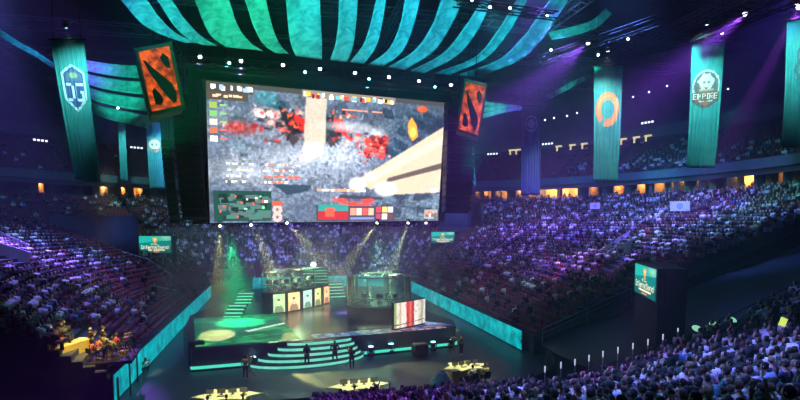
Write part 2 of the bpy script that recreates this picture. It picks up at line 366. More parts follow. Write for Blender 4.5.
board('led_board', line_pts((20,41.3),(20,81.5)), 1.75, M['teal'], 'long teal glowing board below the bank of empty red seats')
board('led_board', arc_pts(-1.5,81.5,8.5,180,112), 1.6, M['black'], 'dark corner barrier behind the green end of the stage', group='barriers')
board('led_board', arc_pts(-1.5,81.5,8.5,110,92)+line_pts((-1,90),(4,90),2), 1.9, M['teal'], 'short teal board at the far end behind three standing people')
board('led_board', line_pts((5,90),(11.5,90),3)+arc_pts(11.5,81.5,8.5,88,50), 1.9, M['teal'], 'teal board at the far end behind the glass booth')
board('rink_barrier', line_pts((-8,29.6),(11.5,29.5))+arc_pts(11.5,38,8.5,-88,-6,14), 1.15, M['black'], 'low black barrier curving between the near crowd and the floor', group='barriers')
# ------------------------------------------------------------------ main screen
scr_c = Vector((-7.289, 60.697, 18.088)); yaw, tilt, roll = .421, .1263, .0094; SW, SH = 27.0, 27.0/1.9
r_ = Vector((math.cos(yaw), math.sin(yaw), 0)); n_ = Vector((math.sin(yaw), -math.cos(yaw), 0)); u_ = Vector((0,0,1))*math.cos(tilt)+n_*math.sin(tilt)
SR = r_*math.cos(roll)+u_*math.sin(roll); SU = u_*math.cos(roll)-r_*math.sin(roll); SN = SR.cross(SU).normalized()
if SN.dot(EYE-scr_c) < 0: SN = -SN
def scr(s, t, off=0.): return scr_c+SR*SW*(s-.5)+SU*SH*(.5-t)+SN*off
def paint_game():
    h, w = 172, 326; p = Paint(h, w, (.15,.19,.26)); r = np.random.default_rng(3)
    for _ in range(60): p.disc(r.random(), r.random(), .03+.06*r.random(), .03+.08*r.random(), (.20,.24,.29) if r.random() < .5 else (.09,.11,.15), .6)
    p.disc(.35,.55,.40,.34,(.36,.42,.52),.8,.9); p.disc(.52,.42,.2,.28,(.46,.52,.62),.8,.9); p.disc(.85,.2,.2,.3,(.03,.06,.10),.75,.9); p.disc(.9,.86,.16,.16,(.05,.09,.13),.7,.9); p.disc(.15,.6,.2,.14,(.40,.43,.50),.6,.7); p.disc(.30,.30,.2,.2,(.30,.30,.36),.6,.9)
    for _ in range(46):                       # rocks
        x, y = .68+.32*r.random(), .05+.4*r.random(); p.poly([(x,y),(x+.05,y+.03),(x+.06,y+.1),(x+.01,y+.09)], (.03,.05,.08) if r.random() < .5 else (.13,.17,.23), .8)
    for _ in range(40):
        x, y = .68+.3*r.random(), .74+.2*r.random(); p.poly([(x,y),(x+.05,y+.02),(x+.05,y+.07),(x-.01,y+.06)], (.06,.09,.12) if r.random() < .5 else (.18,.25,.30), .8)
    for _ in range(90):                       # cracks
        x, y, a = .04+.56*r.random(), .1+.66*r.random(), r.random()*3; dx, dy = .03*math.cos(a), .035*math.sin(a); p.poly([(x,y),(x+dx,y+dy),(x+dx+.004,y+dy+.01),(x+.004,y+.008)], (.08,.09,.12), .7)
    p.disc(.26,.13,.05,.05,(.05,.12,.16),1); p.disc(.22,.08,.05,.06,(.10,.30,.36),.8)
    p.disc(.12,.31,.09,.07,(.45,.06,.05),.7,.8); p.disc(.10,.30,.05,.04,(.70,.08,.06),.6,.8)
    p.disc(.22,.19,.07,.045,(1.0,.72,.66),.85,.8); p.disc(.20,.2,.03,.03,(1,1,1),.9,.8)
    p.noise(.55, 4, 1); p.noise(.5, 2, 4); p.noise(.3, 1, 2)
    p.disc(.34,.50,.16,.10,(.75,.80,.88),.45,.9); p.disc(.52,.48,.12,.10,(.75,.80,.88),.4,.9); p.disc(.13,.62,.12,.07,(.6,.65,.72),.4,.8)
    q = np.random.default_rng(77)
    for _ in range(260):                      # shards and debris of the fight
        x, y = .05+.62*q.random(), .10+.70*q.random(); a = q.random()*6.3; L = .008+.022*q.random(); dx, dy = L*math.cos(a), L*1.7*math.sin(a)
        p.poly([(x,y),(x+dx,y+dy),(x+dx*.4-dy*.25,y+dy*.4+dx*.3)], [(.02,.03,.05),(.10,.12,.16),(.55,.60,.70),(.85,.88,.95)][q.integers(4)], .55)
    for _ in range(70):
        x, y = .16+.44*q.random(), .14+.26*q.random(); p.disc(x, y, .006+.012*q.random(), .006+.016*q.random(), [(.75,.06,.04),(.03,.02,.03),(.95,.55,.4),(.4,.03,.04)][q.integers(4)], .8)
    for cx, sg in ((.33,1),(.49,1)):          # two black and red winged figures
        p.disc(cx,.27,.045,.09,(.03,.03,.04),.95,.4); p.poly([(cx-.07,.12),(cx-.01,.2),(cx+.03,.32),(cx-.04,.26)], (.03,.03,.04))
        p.poly([(cx-.01,.18),(cx+.05,.22),(cx+.06,.33),(cx+.02,.30)], (.75,.05,.04)); p.poly([(cx-.05,.30),(cx+.02,.36),(cx-.01,.42)], (.10,.08,.09))
        for k in range(6): a = k*.5; p.poly([(cx,.27),(cx+.07*math.cos(a+2),.27+.13*math.sin(a+2)),(cx+.06*math.cos(a+2.2),.27+.12*math.sin(a+2.2))], (.04,.04,.05))
    for cx in (.31,.50):
        for _ in range(34): x, y = cx+.055*q.standard_normal(), .25+.06*q.standard_normal(); a = q.random()*6.3; p.poly([(x,y),(x+.03*math.cos(a),y+.045*math.sin(a)),(x+.01*math.cos(a+1.2),y+.02*math.sin(a+1.2))], [(.02,.02,.03),(.03,.02,.03),(.70,.05,.04),(.9,.2,.1)][q.integers(4)], .9)
    p.poly([(.375,.02),(.46,.02),(.455,.42),(.365,.45)], (.60,.55,.45), .92); p.disc(.405,.44,.05,.07,(1,.97,.97),1,.5); p.disc(.37,.5,.03,.04,(1,.6,.7),.8,.6)
    p.disc(.55,.25,.14,.05,(.75,.76,.82),.6,.8); p.disc(.68,.29,.05,.05,(.8,.82,.9),.7,.8)
    for _ in range(26): p.disc(.63+.09*r.random(), .32+.14*r.random(), .018, .028, (.78,.10,.07) if r.random() < .6 else (.25,.03,.04), .85)
    for _ in range(60): p.disc(.67+.04*q.standard_normal(), .40+.05*q.standard_normal(), .004+.008*q.random(), .005+.01*q.random(), [(.9,.12,.08),(.15,.02,.03),(.95,.45,.35)][q.integers(3)], .9)
    p.poly([(.84,.14),(.865,.2),(.875,.29),(.85,.33),(.83,.28),(.825,.2)], (1,.42,.05)); p.disc(.85,.26,.015,.04,(1,.75,.15)); p.disc(.89,.07,.03,.03,(.8,.16,.03),.8)
    p.poly([(.60,.66),(1,.20),(1,.50),(.74,.66),(.66,.74)], (.62,.55,.41)); p.poly([(.72,.67),(1,.54),(1,.75),(.74,.78)], (.62,.55,.41))
    p.poly([(.74,.64),(1,.50),(1,.55),(.73,.68)], (.16,.13,.10)); p.poly([(.62,.66),(1,.27),(1,.34),(.66,.68)], (.75,.68,.52), .7)
    p.disc(.60,.70,.045,.07,(1,1,1),1,.5); p.disc(.73,.73,.06,.07,(1,1,.98),1,.5); p.disc(.66,.63,.04,.05,(.95,.75,.62),.8,.7); p.poly([(.52,.78),(.72,.80),(.72,.82),(.52,.81)], (.08,.08,.1))
    for _ in range(16): p.disc(.50+.17*r.random(), .82+.07*r.random(), .025, .02, (.80,.10,.06), .8)
    p.poly([(.24,.71),(.40,.71),(.38,.76),(.30,.79)], (.04,.08,.12), .9)
    p.noise(.16, 2, 4); p.noise(.1, 1, 2); p.smooth(1)
    def bits(x0, y0, x1, y1, n, cols, wd, ht, seed):
        q = np.random.default_rng(seed)
        for _ in range(n): x, y = x0+(x1-x0)*q.random(), y0+(y1-y0)*q.random(); p.rect(x, y, x+wd*(.5+q.random()), y+ht, cols[q.integers(len(cols))])
    p.rect(0,0,1,.035,(.10,.09,.09)); p.rect(0,0,.17,.07,(.10,.08,.07)); p.rect(0,.07,.15,.12,(.12,.09,.08)); p.rect(.36,0,.76,.055,(.30,.26,.22))
    bits(.01,.015,.16,.03,16,[(.8,.8,.8),(.4,.5,.6)],.012,.03,5); bits(.02,.08,.13,.09,9,[(.8,.55,.4)],.014,.015,6)
    bits(.36,.01,.76,.03,46,[(.9,.55,.1),(.9,.9,.9),(.05,.05,.05),(.7,.1,.05),(.2,.5,.6)],.014,.03,7)
    for i in range(5): p.rect(.008,.14+i*.058,.038,.18+i*.058,[(.35,.45,.12),(.25,.5,.2),(.75,.65,.55),(.55,.2,.12),(.8,.8,.75)][i]); p.rect(.045,.15+i*.058,.07,.162+i*.058,(.3,.6,.15) if i < 3 else (.8,.2,.15))
    for i, y in enumerate((.555,.60,.645,.685)):
        bits(.06,y,.16,y+.004,9,[(.9,.75,.45),(.8,.8,.7)],.010,.013,20+i); bits(.20,y,.20+.14*(1-.15*(i%2)),y+.004,14,[(.95,.85,.7),(.85,.25,.15)] if i != 2 else [(.9,.2,.1)],.012,.013,30+i)
    bits(.52,.115,.68,.118,12,[(.7,.35,.25)],.02,.012,44); bits(.40,.735,.62,.74,20,[(1,.9,.85),(.9,.4,.25)],.02,.018,45)
    p.rect(.015,.76,.235,.99,(.03,.10,.09)); bits(.03,.78,.21,.95,60,[(.10,.24,.20),(.02,.05,.05),(.14,.2,.2)],.03,.03,50); bits(.03,.78,.21,.95,14,[(.9,.15,.1),(.4,.9,.5),(1,1,1)],.008,.014,51)
    p.ring(.26,.90,.013,.025,.5,(.7,.5,.45)); p.ring(.26,.96,.013,.025,.5,(.7,.5,.45)); p.rect(.24,.84,.28,.87,(.6,.15,.08))
    p.rect(.42,.87,.78,.995,(.10,.10,.13)); p.rect(.43,.86,.56,.91,(.06,.35,.30)); p.rect(.43,.91,.56,.985,(.50,.05,.05)); p.rect(.46,.89,.50,.96,(.85,.15,.08))
    for i in range(4): p.rect(.57+i*.028,.89,.594+i*.028,.95,[(.75,.35,.25),(.8,.6,.5),(.6,.15,.12),(.85,.5,.35)][i])
    for i in range(6): p.rect(.69+(i%3)*.028,.88+(i//3)*.055,.713+(i%3)*.028,.925+(i//3)*.055,[(.7,.1,.1),(.9,.6,.2),(.8,.75,.7),(.5,.1,.15),(.9,.85,.8),(.2,.1,.1)][i])
    p.rect(.57,.965,.68,.985,(.25,.3,.7)); p.rect(.925,.90,.995,.985,(.45,.42,.38)); bits(.93,.91,.98,.96,10,[(.9,.3,.2),(.95,.9,.85),(.2,.2,.2)],.012,.025,60); p.rect(.95,.72,.985,.75,(1,1,1))
    return np.clip(p.a, 0, 1.2)**1.25*1.2
img = paint_game()
root = empty('video_screen', scr(.5, 1, 0), label='giant hanging video screen showing a bright battle scene over the stage', cat='screen')
h, w = img.shape[:2]
P = [[scr(j/w, i/h, .1)-root.location for j in range(w+1)] for i in range(h+1)]
link('display', colmesh('display', P, img*1.75, M['screen']), root)
mb = MB(); mb.hexa([scr(-.008,-.012,.06)-root.location, scr(1.008,-.012,.06)-root.location, scr(1.008,1.012,.06)-root.location, scr(-.008,1.012,.06)-root.location], SN*-.9); mb.obj('housing', M['blackmetal'], root)
mb = MB(); mb.hexa([scr(-.06,-.11,-1.2)-root.location, scr(1.06,-.11,-1.2)-root.location, scr(1.06,1.02,-1.2)-root.location, scr(-.06,1.02,-1.2)-root.location], SN*-.1); mb.obj('backing_drape', M['black'], root)
# truss above the screen and its lamps
def lattice(mb, a, b, w=.5, n=None, r=.035):
    a, b = Vector(a), Vector(b); d = (b-a).normalized(); s = d.cross(Vector((0,0,1))).normalized()*w/2; t = Vector((0,0,w/2))
    n = n or max(2, int((b-a).length/.9)); C = [s+t, -s+t, -s-t, s-t]
    for c in C: mb.tube(a+c, b+c, r, n=4)
    for i in range(n):
        p, q = a.lerp(b, i/n), a.lerp(b, (i+1)/n)
        for k in range(4): mb.tube(p+C[k], q+C[(k+1) % 4], r*.6, n=3, cap=False)
mb = MB(); a, b = scr(-.03,-.085,.4), scr(1.05,-.085,.4); lattice(mb, a, b, .6); c0 = (a+b)/2
for t in (.1,.5,.9): mb.tube(a.lerp(b, t), a.lerp(b, t)+Vector((0,0,43.9-a.lerp(b, t).z)), .03, n=4)
for i in range(len(mb.v)): mb.v[i] = tuple(Vector(mb.v[i])-c0)
mb.obj('lighting_truss', M['blackmetal'], loc=c0, label='long lattice truss above the giant screen carrying the lamp row', cat='truss')
SPOTS = []
def lamp_fixture(p, aim, lens, label, group, s=1.0, name='moving_head_lamp'):
    """yoke, body and lens; p is where the lens is"""
    p, aim = Vector(p), Vector(aim); d = (aim-p).normalized(); r = empty(name, p-d*.2*s+Vector((0,0,.45*s)), label=label, cat='stage light', group=group)
    q = d.to_track_quat('Z', 'Y').to_matrix(); o = sub(r, p)
    MB().tube(o-d*.55*s, o-d*.02, .19*s, .24*s, n=10).obj('lamp_body', M['blackmetal'], r)
    MB().tube(o-d*.02, o+d*.03*s, .2*s, n=12).obj('lens', lens, r)
    m_ = MB(); x = q@Vector((.29*s,0,0)); c = o-d*.28*s
    for k in (-1, 1): m_.box(c+x*k+Vector((0,0,.18*s)), (.06*s,.12*s,.5*s))
    m_.box(c+Vector((0,0,.45*s)), (.66*s,.26*s,.14*s)); m_.obj('yoke', M['blackmetal'], r)
    return r
def spot(p, aim, col, energy, deg=30, blend=.4, size=.15, name='spot_light'):
    L = bpy.data.lights.new(name, 'SPOT'); L.color = col; L.energy = energy; L.spot_size = math.radians(deg); L.spot_blend = blend; L.shadow_soft_size = size
    o = bpy.data.objects.new(name, L); COL.objects.link(o); o.location = Vector(p)+(Vector(aim)-Vector(p)).normalized()*.4; o.rotation_euler = (Vector(aim)-Vector(p)).to_track_quat('-Z', 'Y').to_euler(); return o
PUR = (.34,.16,1.0); BLU = (.10,.25,1.0); CYA = (.05,.75,.85); GRN = (.05,.9,.3); TEAL = (.02,.85,.6)
top_row = [(200,57,0),(229,63,1),(241,61,0),(283,65,0),(305,72,1),(320,69,0),(355,73,0),(369,79,1),(389,77,0),(419,81,0),(435,87,1),(451,85,0)]
ordn = ['first','second','third','fourth','fifth','sixth','seventh','eighth','ninth','tenth','eleventh','twelfth','thirteenth','fourteenth','fifteenth','sixteenth','seventeenth','eighteenth','nineteenth','twentieth']
cyn = whn = 0
for i, (px, py, cy) in enumerate(top_row):
    D = 55.0+(px-203)/242*11-2.2; p = at(px, py, D); aim = p+Vector((2.5 if not cy else -2.5, -6, -25 if not cy else -14))
    if cy: cyn += 1; lb = f'cyan lamp in the row above the giant screen, {ordn[cyn-1]} of four cyan'
    else: whn += 1; lb = f'white lamp in the row above the giant screen, {ordn[whn-1]} of eight white'
    lamp_fixture(p, p+(EYE-p).normalized()*3+Vector((0,0,-2)), M['lensc'] if cy else M['lens'], lb, 'lamps above the giant screen', .8)
    spot(p-Vector((0,.3,0)), aim, CYA if cy else PUR, 22000 if cy else 26000, 12)
# lamps below the screen: yellowish beams onto the stage
under = [(220,226,(219,262)),(251,225,(264,252)),(287,223,(312,250)),(377,223,(349,262)),(408,223,(394,264)),(426,223,(432,262))]
for i, (px, py, (tx, ty)) in enumerate(under):
    D = 55+(px-213)/224*11-.6; p = at(px, py, D); q = at(tx, ty, D-4)
    lamp_fixture(p, q, M['lensy'], f'warm lamp below the giant screen, {ordn[i]} of six from the green side', 'lamps below the giant screen', .7)
    spot(p, p+(q-p)*5, (.95,.95,.32), 42000, 12, .25, .12)
for i, (px, py, tx, ty) in enumerate(((338,225,343,275),(275,224,280,272),(398,224,385,270))):
    D = 60; p = at(px, py, D); spot(p, p+(at(tx, ty, D-3)-p)*5, (.4,.3,1), 24000, 12, .25, .08)
# ---- line arrays (hanging speaker columns) beside the screen
def line_array(pxt, pxb, n, D, wpx, label, bend):
    top = at(*pxt, D); bot = at(*pxb, D); r = empty('line_array_speaker', top, label=label, cat='speaker')
    h = (top-bot).length/n; wd = wpx*D/FPX
    for i in range(n):
        t = (i+.5)/n; c = top.lerp(bot, t)-top; tiltx = bend*t*t; c += Vector((0, bend*2.2*t*t, 0)); rot = Matrix.Rotation(yaw, 3, 'Z')@Matrix.Rotation(-tiltx, 3, 'X')
        o = MB().box((0,0,0), (wd,1.1,h*.93), taper=.96).obj('cabinet', M['blackmetal'], r); o.matrix_local = Matrix.Translation(c)@rot.to_4x4(); bev(o, .05)
        g = MB().box((0,-.57,0), (wd*.86,.04,h*.7)).obj('grille', M['black'], o)
    m_ = MB(); m_.tube((0,0,0), (0,0,44-top.z), .04, n=5); m_.tube((wd*.3,0,0), (wd*.3,0,44-top.z), .03, n=5); m_.obj('hanging_cable', M['blackmetal'], r)
line_array((184,95), (192,219), 15, 53, 24, 'tall black hanging speaker column at the orange-panel edge of the screen', .35)
line_array((459,103), (457,212), 15, 64, 30, 'curved black hanging speaker column beyond the cream light wedges of the screen', .5)
line_array((166,140), (172,222), 12, 58, 10, 'narrow black hanging speaker column behind the wide one', .4)
line_array((469,155), (468,195), 6, 66, 9, 'short black hanging speaker cluster by the slim blue banner', .3)
# ------------------------------------------------------------------ draped fabric strips
def catmull(pts, n):
    P = [Vector(p) for p in pts]; P = [P[0]*2-P[1]]+P+[P[-1]*2-P[-2]]; out = []
    m = len(P)-3
    for i in range(n+1):
        t = m*i/n; k = min(int(t), m-1); f = t-k; a, b, c, d = P[k:k+4]
        out.append(.5*((2*b)+(c-a)*f+(2*a-5*b+4*c-d)*f*f+(3*b-a-3*c+d)*f**3))
    return out
def strip(L, R, depth, name, label, group, na=26, nc=6, ext=True, m=None, cat='fabric drape', sag=.5):
    def prep(E_):
        E_ = [Vector((x, y)) for x, y in E_]
        if ext: d = (E_[0]-E_[1]); d = d/max(abs(d.y), 1e-3)*60; E_ = [E_[0]+d]+E_
        return catmull(E_, na)
    l, r = prep(L), prep(R); rows = []
    for i in range(na+1):
        row = []
        for j in range(nc+1):
            s = j/nc; q = l[i].lerp(r[i], s); D = depth(q.x, q.y, i/na)
            bow = math.sin(PI*s)*sag*(1-.3*i/na); wr = .12*math.sin(i*1.7+j*2.1+l[0].x)
            p = at(q.x, q.y, D); p.z -= 0.0; p += (p-EYE).normalized()*(bow+wr); row.append(p)
        rows.append(row)
    c = sum((p for row in rows for p in row), Vector())/((na+1)*(nc+1))
    mb = MB(); mb.grid([[p-c for p in row] for row in rows]); o = mb.obj(name, m or M['fabric'], smooth=True, loc=c, label=label, cat=cat, group=group); solid(o, .03); return o
def dmain(x, y, t):
    bot = 54.0+(x-203)/242*11; k = min(max((72-y)/135, 0), 1.2); return max(bot-19*k**.8-1.5, 25)
strips = [
 ([(121,0),(140,22),(160,34),(184,42.5)], [(147,0),(160,18),(176,33),(196,43)], 'blue-green outermost drape above the orange emblem panel'),
 ([(157,0),(175,27),(190,40),(203,45)], [(172,0),(184,18),(200,35),(217,46)], 'narrow green drape next to the outermost one'),
 ([(195,0),(205,26),(213,38),(226,47)], [(229,0),(238,26),(250,42),(263,51)], 'wide bright green drape sweeping to the screen corner'),
 ([(245,0),(253,25),(263,44),(275,53)], [(266,0),(272,25),(279,43),(289,54)], 'slim green drape beside a dark net'),
 ([(286,0),(288,25),(291,45),(296,56)], [(320,0),(321,25),(322,45),(322,59.5)], 'widest crumpled drape hanging nearly straight over the screen'),
 ([(339,0),(338,25),(335,45),(330,60)], [(358,0),(356,25),(353,47),(347,62)], 'turquoise drape just beyond the widest one'),
 ([(376,0),(370,25),(363,45),(350,62)], [(386,0),(382,25),(376,47),(364,64)], 'slim turquoise drape, next after the first turquoise'),
 ([(405,0),(399,28),(388,50),(369,64)], [(420,0),(413,28),(402,52),(384,66)], 'turquoise drape before a wide dark gap'),
 ([(441,0),(432,25),(415,50),(388,67)], [(463,0),(452,24),(434,51),(405,70)], 'broad turquoise drape over the cream-lit screen corner'),
 ([(482,0),(466,25),(443,53),(410,71)], [(492,0),(479,28),(458,55),(425,73)], 'turquoise drape, third from the outer edge on that flank'),
 ([(513,6),(498,30),(475,57),(434,73)], [(524,6),(509,32),(486,58),(450,75)], 'turquoise drape, second from the outer edge on that flank'),
 ([(541,12),(522,38),(498,60),(457,75)], [(558,16),(543,38),(520,60),(478,77)], 'last turquoise drape curling down to the second emblem panel')]
for L, R, lab in strips: strip(L, R, dmain, 'ceiling_drape', lab, 'ceiling drapes over the screen')
# side swags
for i in range(4):
    y0 = 60+i*13; y1 = y0+10.5
    strip([(84,y0),(104,y0+3+i*1.5),(128,y0+5+i*2.5),(150,y0+5+i*4.0)], [(84,y1),(104,y1+4+i*1.5),(128,y1+7+i*2.5),(152,y1+8+i*3.8)],
          lambda x, y, t: 62, 'side_drape', f'side swag behind the tall monogram banner, {ordn[i]} from the top', 'side swags behind the tall monogram banner', ext=False, sag=.3)
strip([(0,29),(18,41),(36,51),(54,63)], [(0,36),(18,47),(36,57),(54,69)], lambda x, y, t: 50, 'side_drape', 'thin blue drape running down to the tall monogram banner', 'side swags', ext=False, sag=.2)
for i in range(3):
    strip([(472,99+i*8),(490,102+i*5),(507,104+i*2.5),(522,106+i*1.2)], [(474,105+i*8.2),(490,106.5+i*5),(507,107+i*2.5),(522,108+i*1)], lambda x, y, t: 74, 'side_drape', f'short tapering swag beside the second emblem panel, {ordn[i]} from the top', 'swags beside the second emblem panel', ext=False, sag=.25)
strip([(545,97),(560,88),(575,80),(590,74)], [(550,99),(564,92),(578,84),(592,78)], lambda x, y, t: 78, 'side_drape', 'small crumpled teal drape before the ring banner', 'side swags', ext=False, sag=.2)
strip([(548,32),(570,27),(592,20),(606,8)], [(552,40),(572,36),(596,28),(612,14)], lambda x, y, t: 70, 'side_drape', 'tattered dark teal drape under the roof by the purple lamps', 'side swags', ext=False, sag=.2)
# ------------------------------------------------------------------ stone-framed emblem panels
def emblem_panel(c, depths, label, group='orange emblem panels'):
    TL, TR, BR, BL = [at(*p, d) for p, d in zip(c, depths)]; o0 = (TL+TR+BR+BL)/4; r = empty('emblem_panel', o0, label=label, cat='emblem sign', group=group)
    TL, TR, BR, BL = [p-o0 for p in (TL, TR, BR, BL)]; n = (TR-TL).cross(BL-TL).normalized()
    if n.dot(EYE-o0) < 0: n = -n
    def q(x, y, o=0): return TL.lerp(TR, x).lerp(BL.lerp(BR, x), y)+n*o
    mb = MB(); mb.hexa([q(0,0), q(1,0), q(1,1), q(0,1)], n*-1.6); bev(mb.obj('stone_block', M['stone'], r), .12)
    mb = MB(); f = [(0,0,1,.035),(0,.965,1,1),(0,0,.05,1),(.95,0,1,1)]
    for x0, y0, x1, y1 in f: mb.hexa([q(x0-.02,y0-.01,.02), q(x1+.02,y0-.01,.02), q(x1+.02,y1+.01,.02), q(x0-.02,y1+.01,.02)], n*.22)
    bev(mb.obj('stone_border', M['stone'], r), .06)
    P = [[q(.04+.92*j/10, .03+.94*i/14, .06+.06*rng.random()) for j in range(11)] for i in range(15)]
    MB().grid(P).obj('glowing_face', M['lava'], r)
    marks = [[(.14,.19),(.20,.20),(.33,.31),(.80,.62),(.86,.76),(.82,.88),(.74,.91),(.56,.76),(.24,.38)], [(.60,.20),(.70,.14),(.84,.22),(.84,.38),(.74,.36),(.66,.30)], [(.20,.66),(.28,.62),(.42,.74),(.46,.84),(.36,.88),(.22,.86)]]
    for mk in marks:
        mb = MB(); k = len(mk); A = [q(x, y, .13) for x, y in mk]; B = [q(x, y, .24) for x, y in mk]
        mb.add(A+B, [tuple(range(k, 2*k))]+[(i, (i+1) % k, k+(i+1) % k, k+i) for i in range(k)]); mb.obj('emblem_mark', M['emblem'], r)
    MB().tube(q(.5,0), q(.5,0)+Vector((0,0,44-(o0+q(.5,0)).z)), .04, n=5).obj('hanging_cable', M['blackmetal'], r)
emblem_panel([(135,50),(171,43),(184,108),(150,116)], (47.5,49,49,47.5), 'glowing orange stone-framed emblem panel beside the tall monogram banner')
emblem_panel([(465,80),(487,85),(479,138),(456,131)], (59.2,59.0,59.0,59.2), 'glowing orange stone-framed emblem panel at the screen corner near the dark crest banner')
# ------------------------------------------------------------------ long banners
def banner(c, D, label, paint=None, ebox=None, cloth='banner', nfold=7, fold=.14, name='hanging_banner'):
    TL, TR, BR, BL = [at(*p, D) for p in c]; o0 = (TL+TR)/2; r = empty(name, o0, label=label, cat='banner', group='long hanging banners')
    n = (TR-TL).cross(BL-TL).normalized()
    if n.dot(EYE-o0) < 0: n = -n
    def q(x, y, o=0):
        amp = fold*min(1, y*1.3+.15)*(1.0); return TL.lerp(TR, x).lerp(BL.lerp(BR, x), y)-o0+n*(o+amp*math.sin(x*nfold*2*PI+1.3*math.sin(3*y))*.6+amp*.5*math.sin(x*nfold*4.4*PI+y*2))
    P = [[q(j/70, i/30) for j in range(71)] for i in range(31)]
    solid(MB().grid(P).obj('cloth', M[cloth], r, smooth=True), .02)
    MB().tube(q(-.04,0)+Vector((0,0,.05)), q(1.04,0)+Vector((0,0,.05)), .07).obj('rod', M['blackmetal'], r)
    m_ = MB()
    for x in (.1,.9): m_.tube(q(x,0), q(x,0)+Vector((0,0,44-(o0+q(x,0)).z)), .025, n=4)
    m_.obj('hanging_cable', M['blackmetal'], r)
    if paint is not None:
        x0, y0, x1, y1 = ebox; h, w = paint.shape[:2]
        k = ~np.isnan(paint[..., 0])
        G_ = [[q(x0+(x1-x0)*j/w, y0+(y1-y0)*i/h, .07) for j in range(w+1)] for i in range(h+1)]
        me = colmesh('emblem', G_, np.nan_to_num(paint), M['col'])
        bm = bmesh.new(); bm.from_mesh(me); bm.faces.ensure_lookup_table(); bmesh.ops.delete(bm, geom=[f for f, ok in zip(bm.faces, k.ravel()) if not ok], context='FACES'); bm.to_mesh(me); bm.free()
        link('emblem', me, r)
    return r, o0, n
def masked(p, mask): a = p.a.copy(); a[~mask] = np.nan; return a
# OG hexagon shield
p = Paint(50, 40, (.05,.11,.30)); hexo = [(.5,0),(.98,.18),(.98,.74),(.5,1),(.02,.74),(.02,.18)]
mk = Paint(50, 40, (0,0,0)); mk.poly(hexo, (1,1,1)); mm = mk.a[..., 0] > .5
p.poly(hexo, (.75,.85,.9)); p.poly([(.5,.05),(.91,.21),(.91,.71),(.5,.94),(.09,.71),(.09,.21)], (.04,.10,.32)); p.poly([(.5,.1),(.85,.24),(.85,.36),(.15,.36),(.15,.24)], (.10,.16,.30)); p.disc(.5,.24,.2,.07,(.5,.55,.25),.8)
p.glyph('OG', .12, .40, .38, .80, (.92,.97,1.0)); OGP = masked(p, mm)
banner([(50,40),(84,40),(101,183),(76,180)], 45, 'tall teal banner with a blue hexagon OG crest', OGP, (.14,.17,.92,.51))
banner([(118,120),(125,120),(128,181),(121,181)], 92, 'very slim blue-teal banner between the monogram banner and the skull banner', None, nfold=3)
p = Paint(30, 30, (.1,.2,.2)); mk = (((p.X-.5)/.5)**2+((p.Y-.5)/.5)**2) < 1; p.disc(.5,.45,.42,.36,(.85,.9,.85),1,.1); p.disc(.35,.45,.1,.1,(.2,.25,.2)); p.disc(.65,.45,.1,.1,(.2,.25,.2)); p.rect(.1,.72,.9,.86,(.55,.2,.15)); p.ring(.5,.5,.46,.46,.07,(.5,.3,.22))
banner([(146,122),(160,122),(166,189),(150,189)], 82, 'teal banner with a small round skull crest under the orange panel', masked(p, mk), (.02,.24,.98,.46))
banner([(466,140),(473,142),(476,186),(469,186)], 92, 'slim bright blue banner under the second emblem panel', None, nfold=3)
p = Paint(30, 30, (.05,.09,.1)); mk = (((p.X-.5)/.5)**2+((p.Y-.5)/.5)**2) < 1; p.ring(.5,.5,.42,.42,.08,(.35,.4,.45)); p.ring(.5,.5,.2,.2,.2,(.35,.4,.45)); p.poly([(.5,.1),(.6,.5),(.5,.9),(.4,.5)], (.3,.36,.4)); p.poly([(.1,.5),(.5,.4),(.9,.5),(.5,.6)], (.3,.36,.4))
banner([(521,106),(541,106),(540,195),(521,195)], 84, 'dark unlit banner with a faint round crest', masked(p, mk), (.18,.10,.86,.30), 'bannershadow')
p = Paint(48, 48, (.25,.6,.6)); d = np.sqrt((p.X-.5)**2+(p.Y-.5)**2); ang = np.arctan2(p.Y-.5, p.X-.5); mk = (d < .48) & (d > .27); p.a[:] = (.95,.28,.12)
p.mix(((np.sin(ang*1.0+1.9) > .93) | (abs(d-.38) < .02)).astype(float), (1,.4,.2)); mk &= ~((ang > 1.9) & (ang < 2.25))
banner([(594,67),(623,65),(618,182),(593,182)], 60, 'teal banner with an orange ring crest', masked(p, mk), (.06,.22,.94,.53))
p = Paint(60, 60, (.16,.13,.14)); mk = ((((p.X-.5)/.5)**2+((p.Y-.45)/.45)**2) < 1) | ((p.X > .02) & (p.X < .98) & (p.Y > .60) & (p.Y < .82)) | ((abs(p.X-.5) < .5-(p.Y-.82)*1.8) & (p.Y >= .82)); p.ring(.5,.45,.46,.42,.06,(.75,.75,.72)); p.disc(.5,.34,.24,.24,(.88,.9,.88),1,.15); p.poly([(.2,.3),(.42,.08),(.5,.3),(.34,.52)], (.85,.88,.86)); p.poly([(.8,.3),(.58,.08),(.5,.3),(.66,.52)], (.80,.82,.8)); p.disc(.42,.34,.05,.04,(.2,.15,.1)); p.disc(.58,.34,.05,.04,(.2,.15,.1)); p.poly([(.4,.46),(.6,.46),(.5,.56)], (.35,.15,.1))
p.rect(.25,.52,.75,.56,(.75,.35,.2)); p.rect(.02,.60,.98,.82,(.30,.09,.06)); p.glyph('EMPIRE', .06, .63, .16, .9, (.95,.95,.9)); p.poly([(.3,.85),(.7,.85),(.5,.98)], (.55,.15,.08))
banner([(692,44),(725,40),(715,168),(686,168)], 50, 'teal banner with a round wolf crest reading EMPIRE', masked(p, mk), (.05,.22,.95,.52))
p = Paint(40, 40, (.16,.3,.34)); mk = ((abs(np.sqrt((p.X-.5)**2+(p.Y-.28)**2)-.2) < .06) | (abs(np.sqrt((p.X-.5)**2+(p.Y-.68)**2)-.22) < .07)); p.a[:] = (.12,.22,.26)
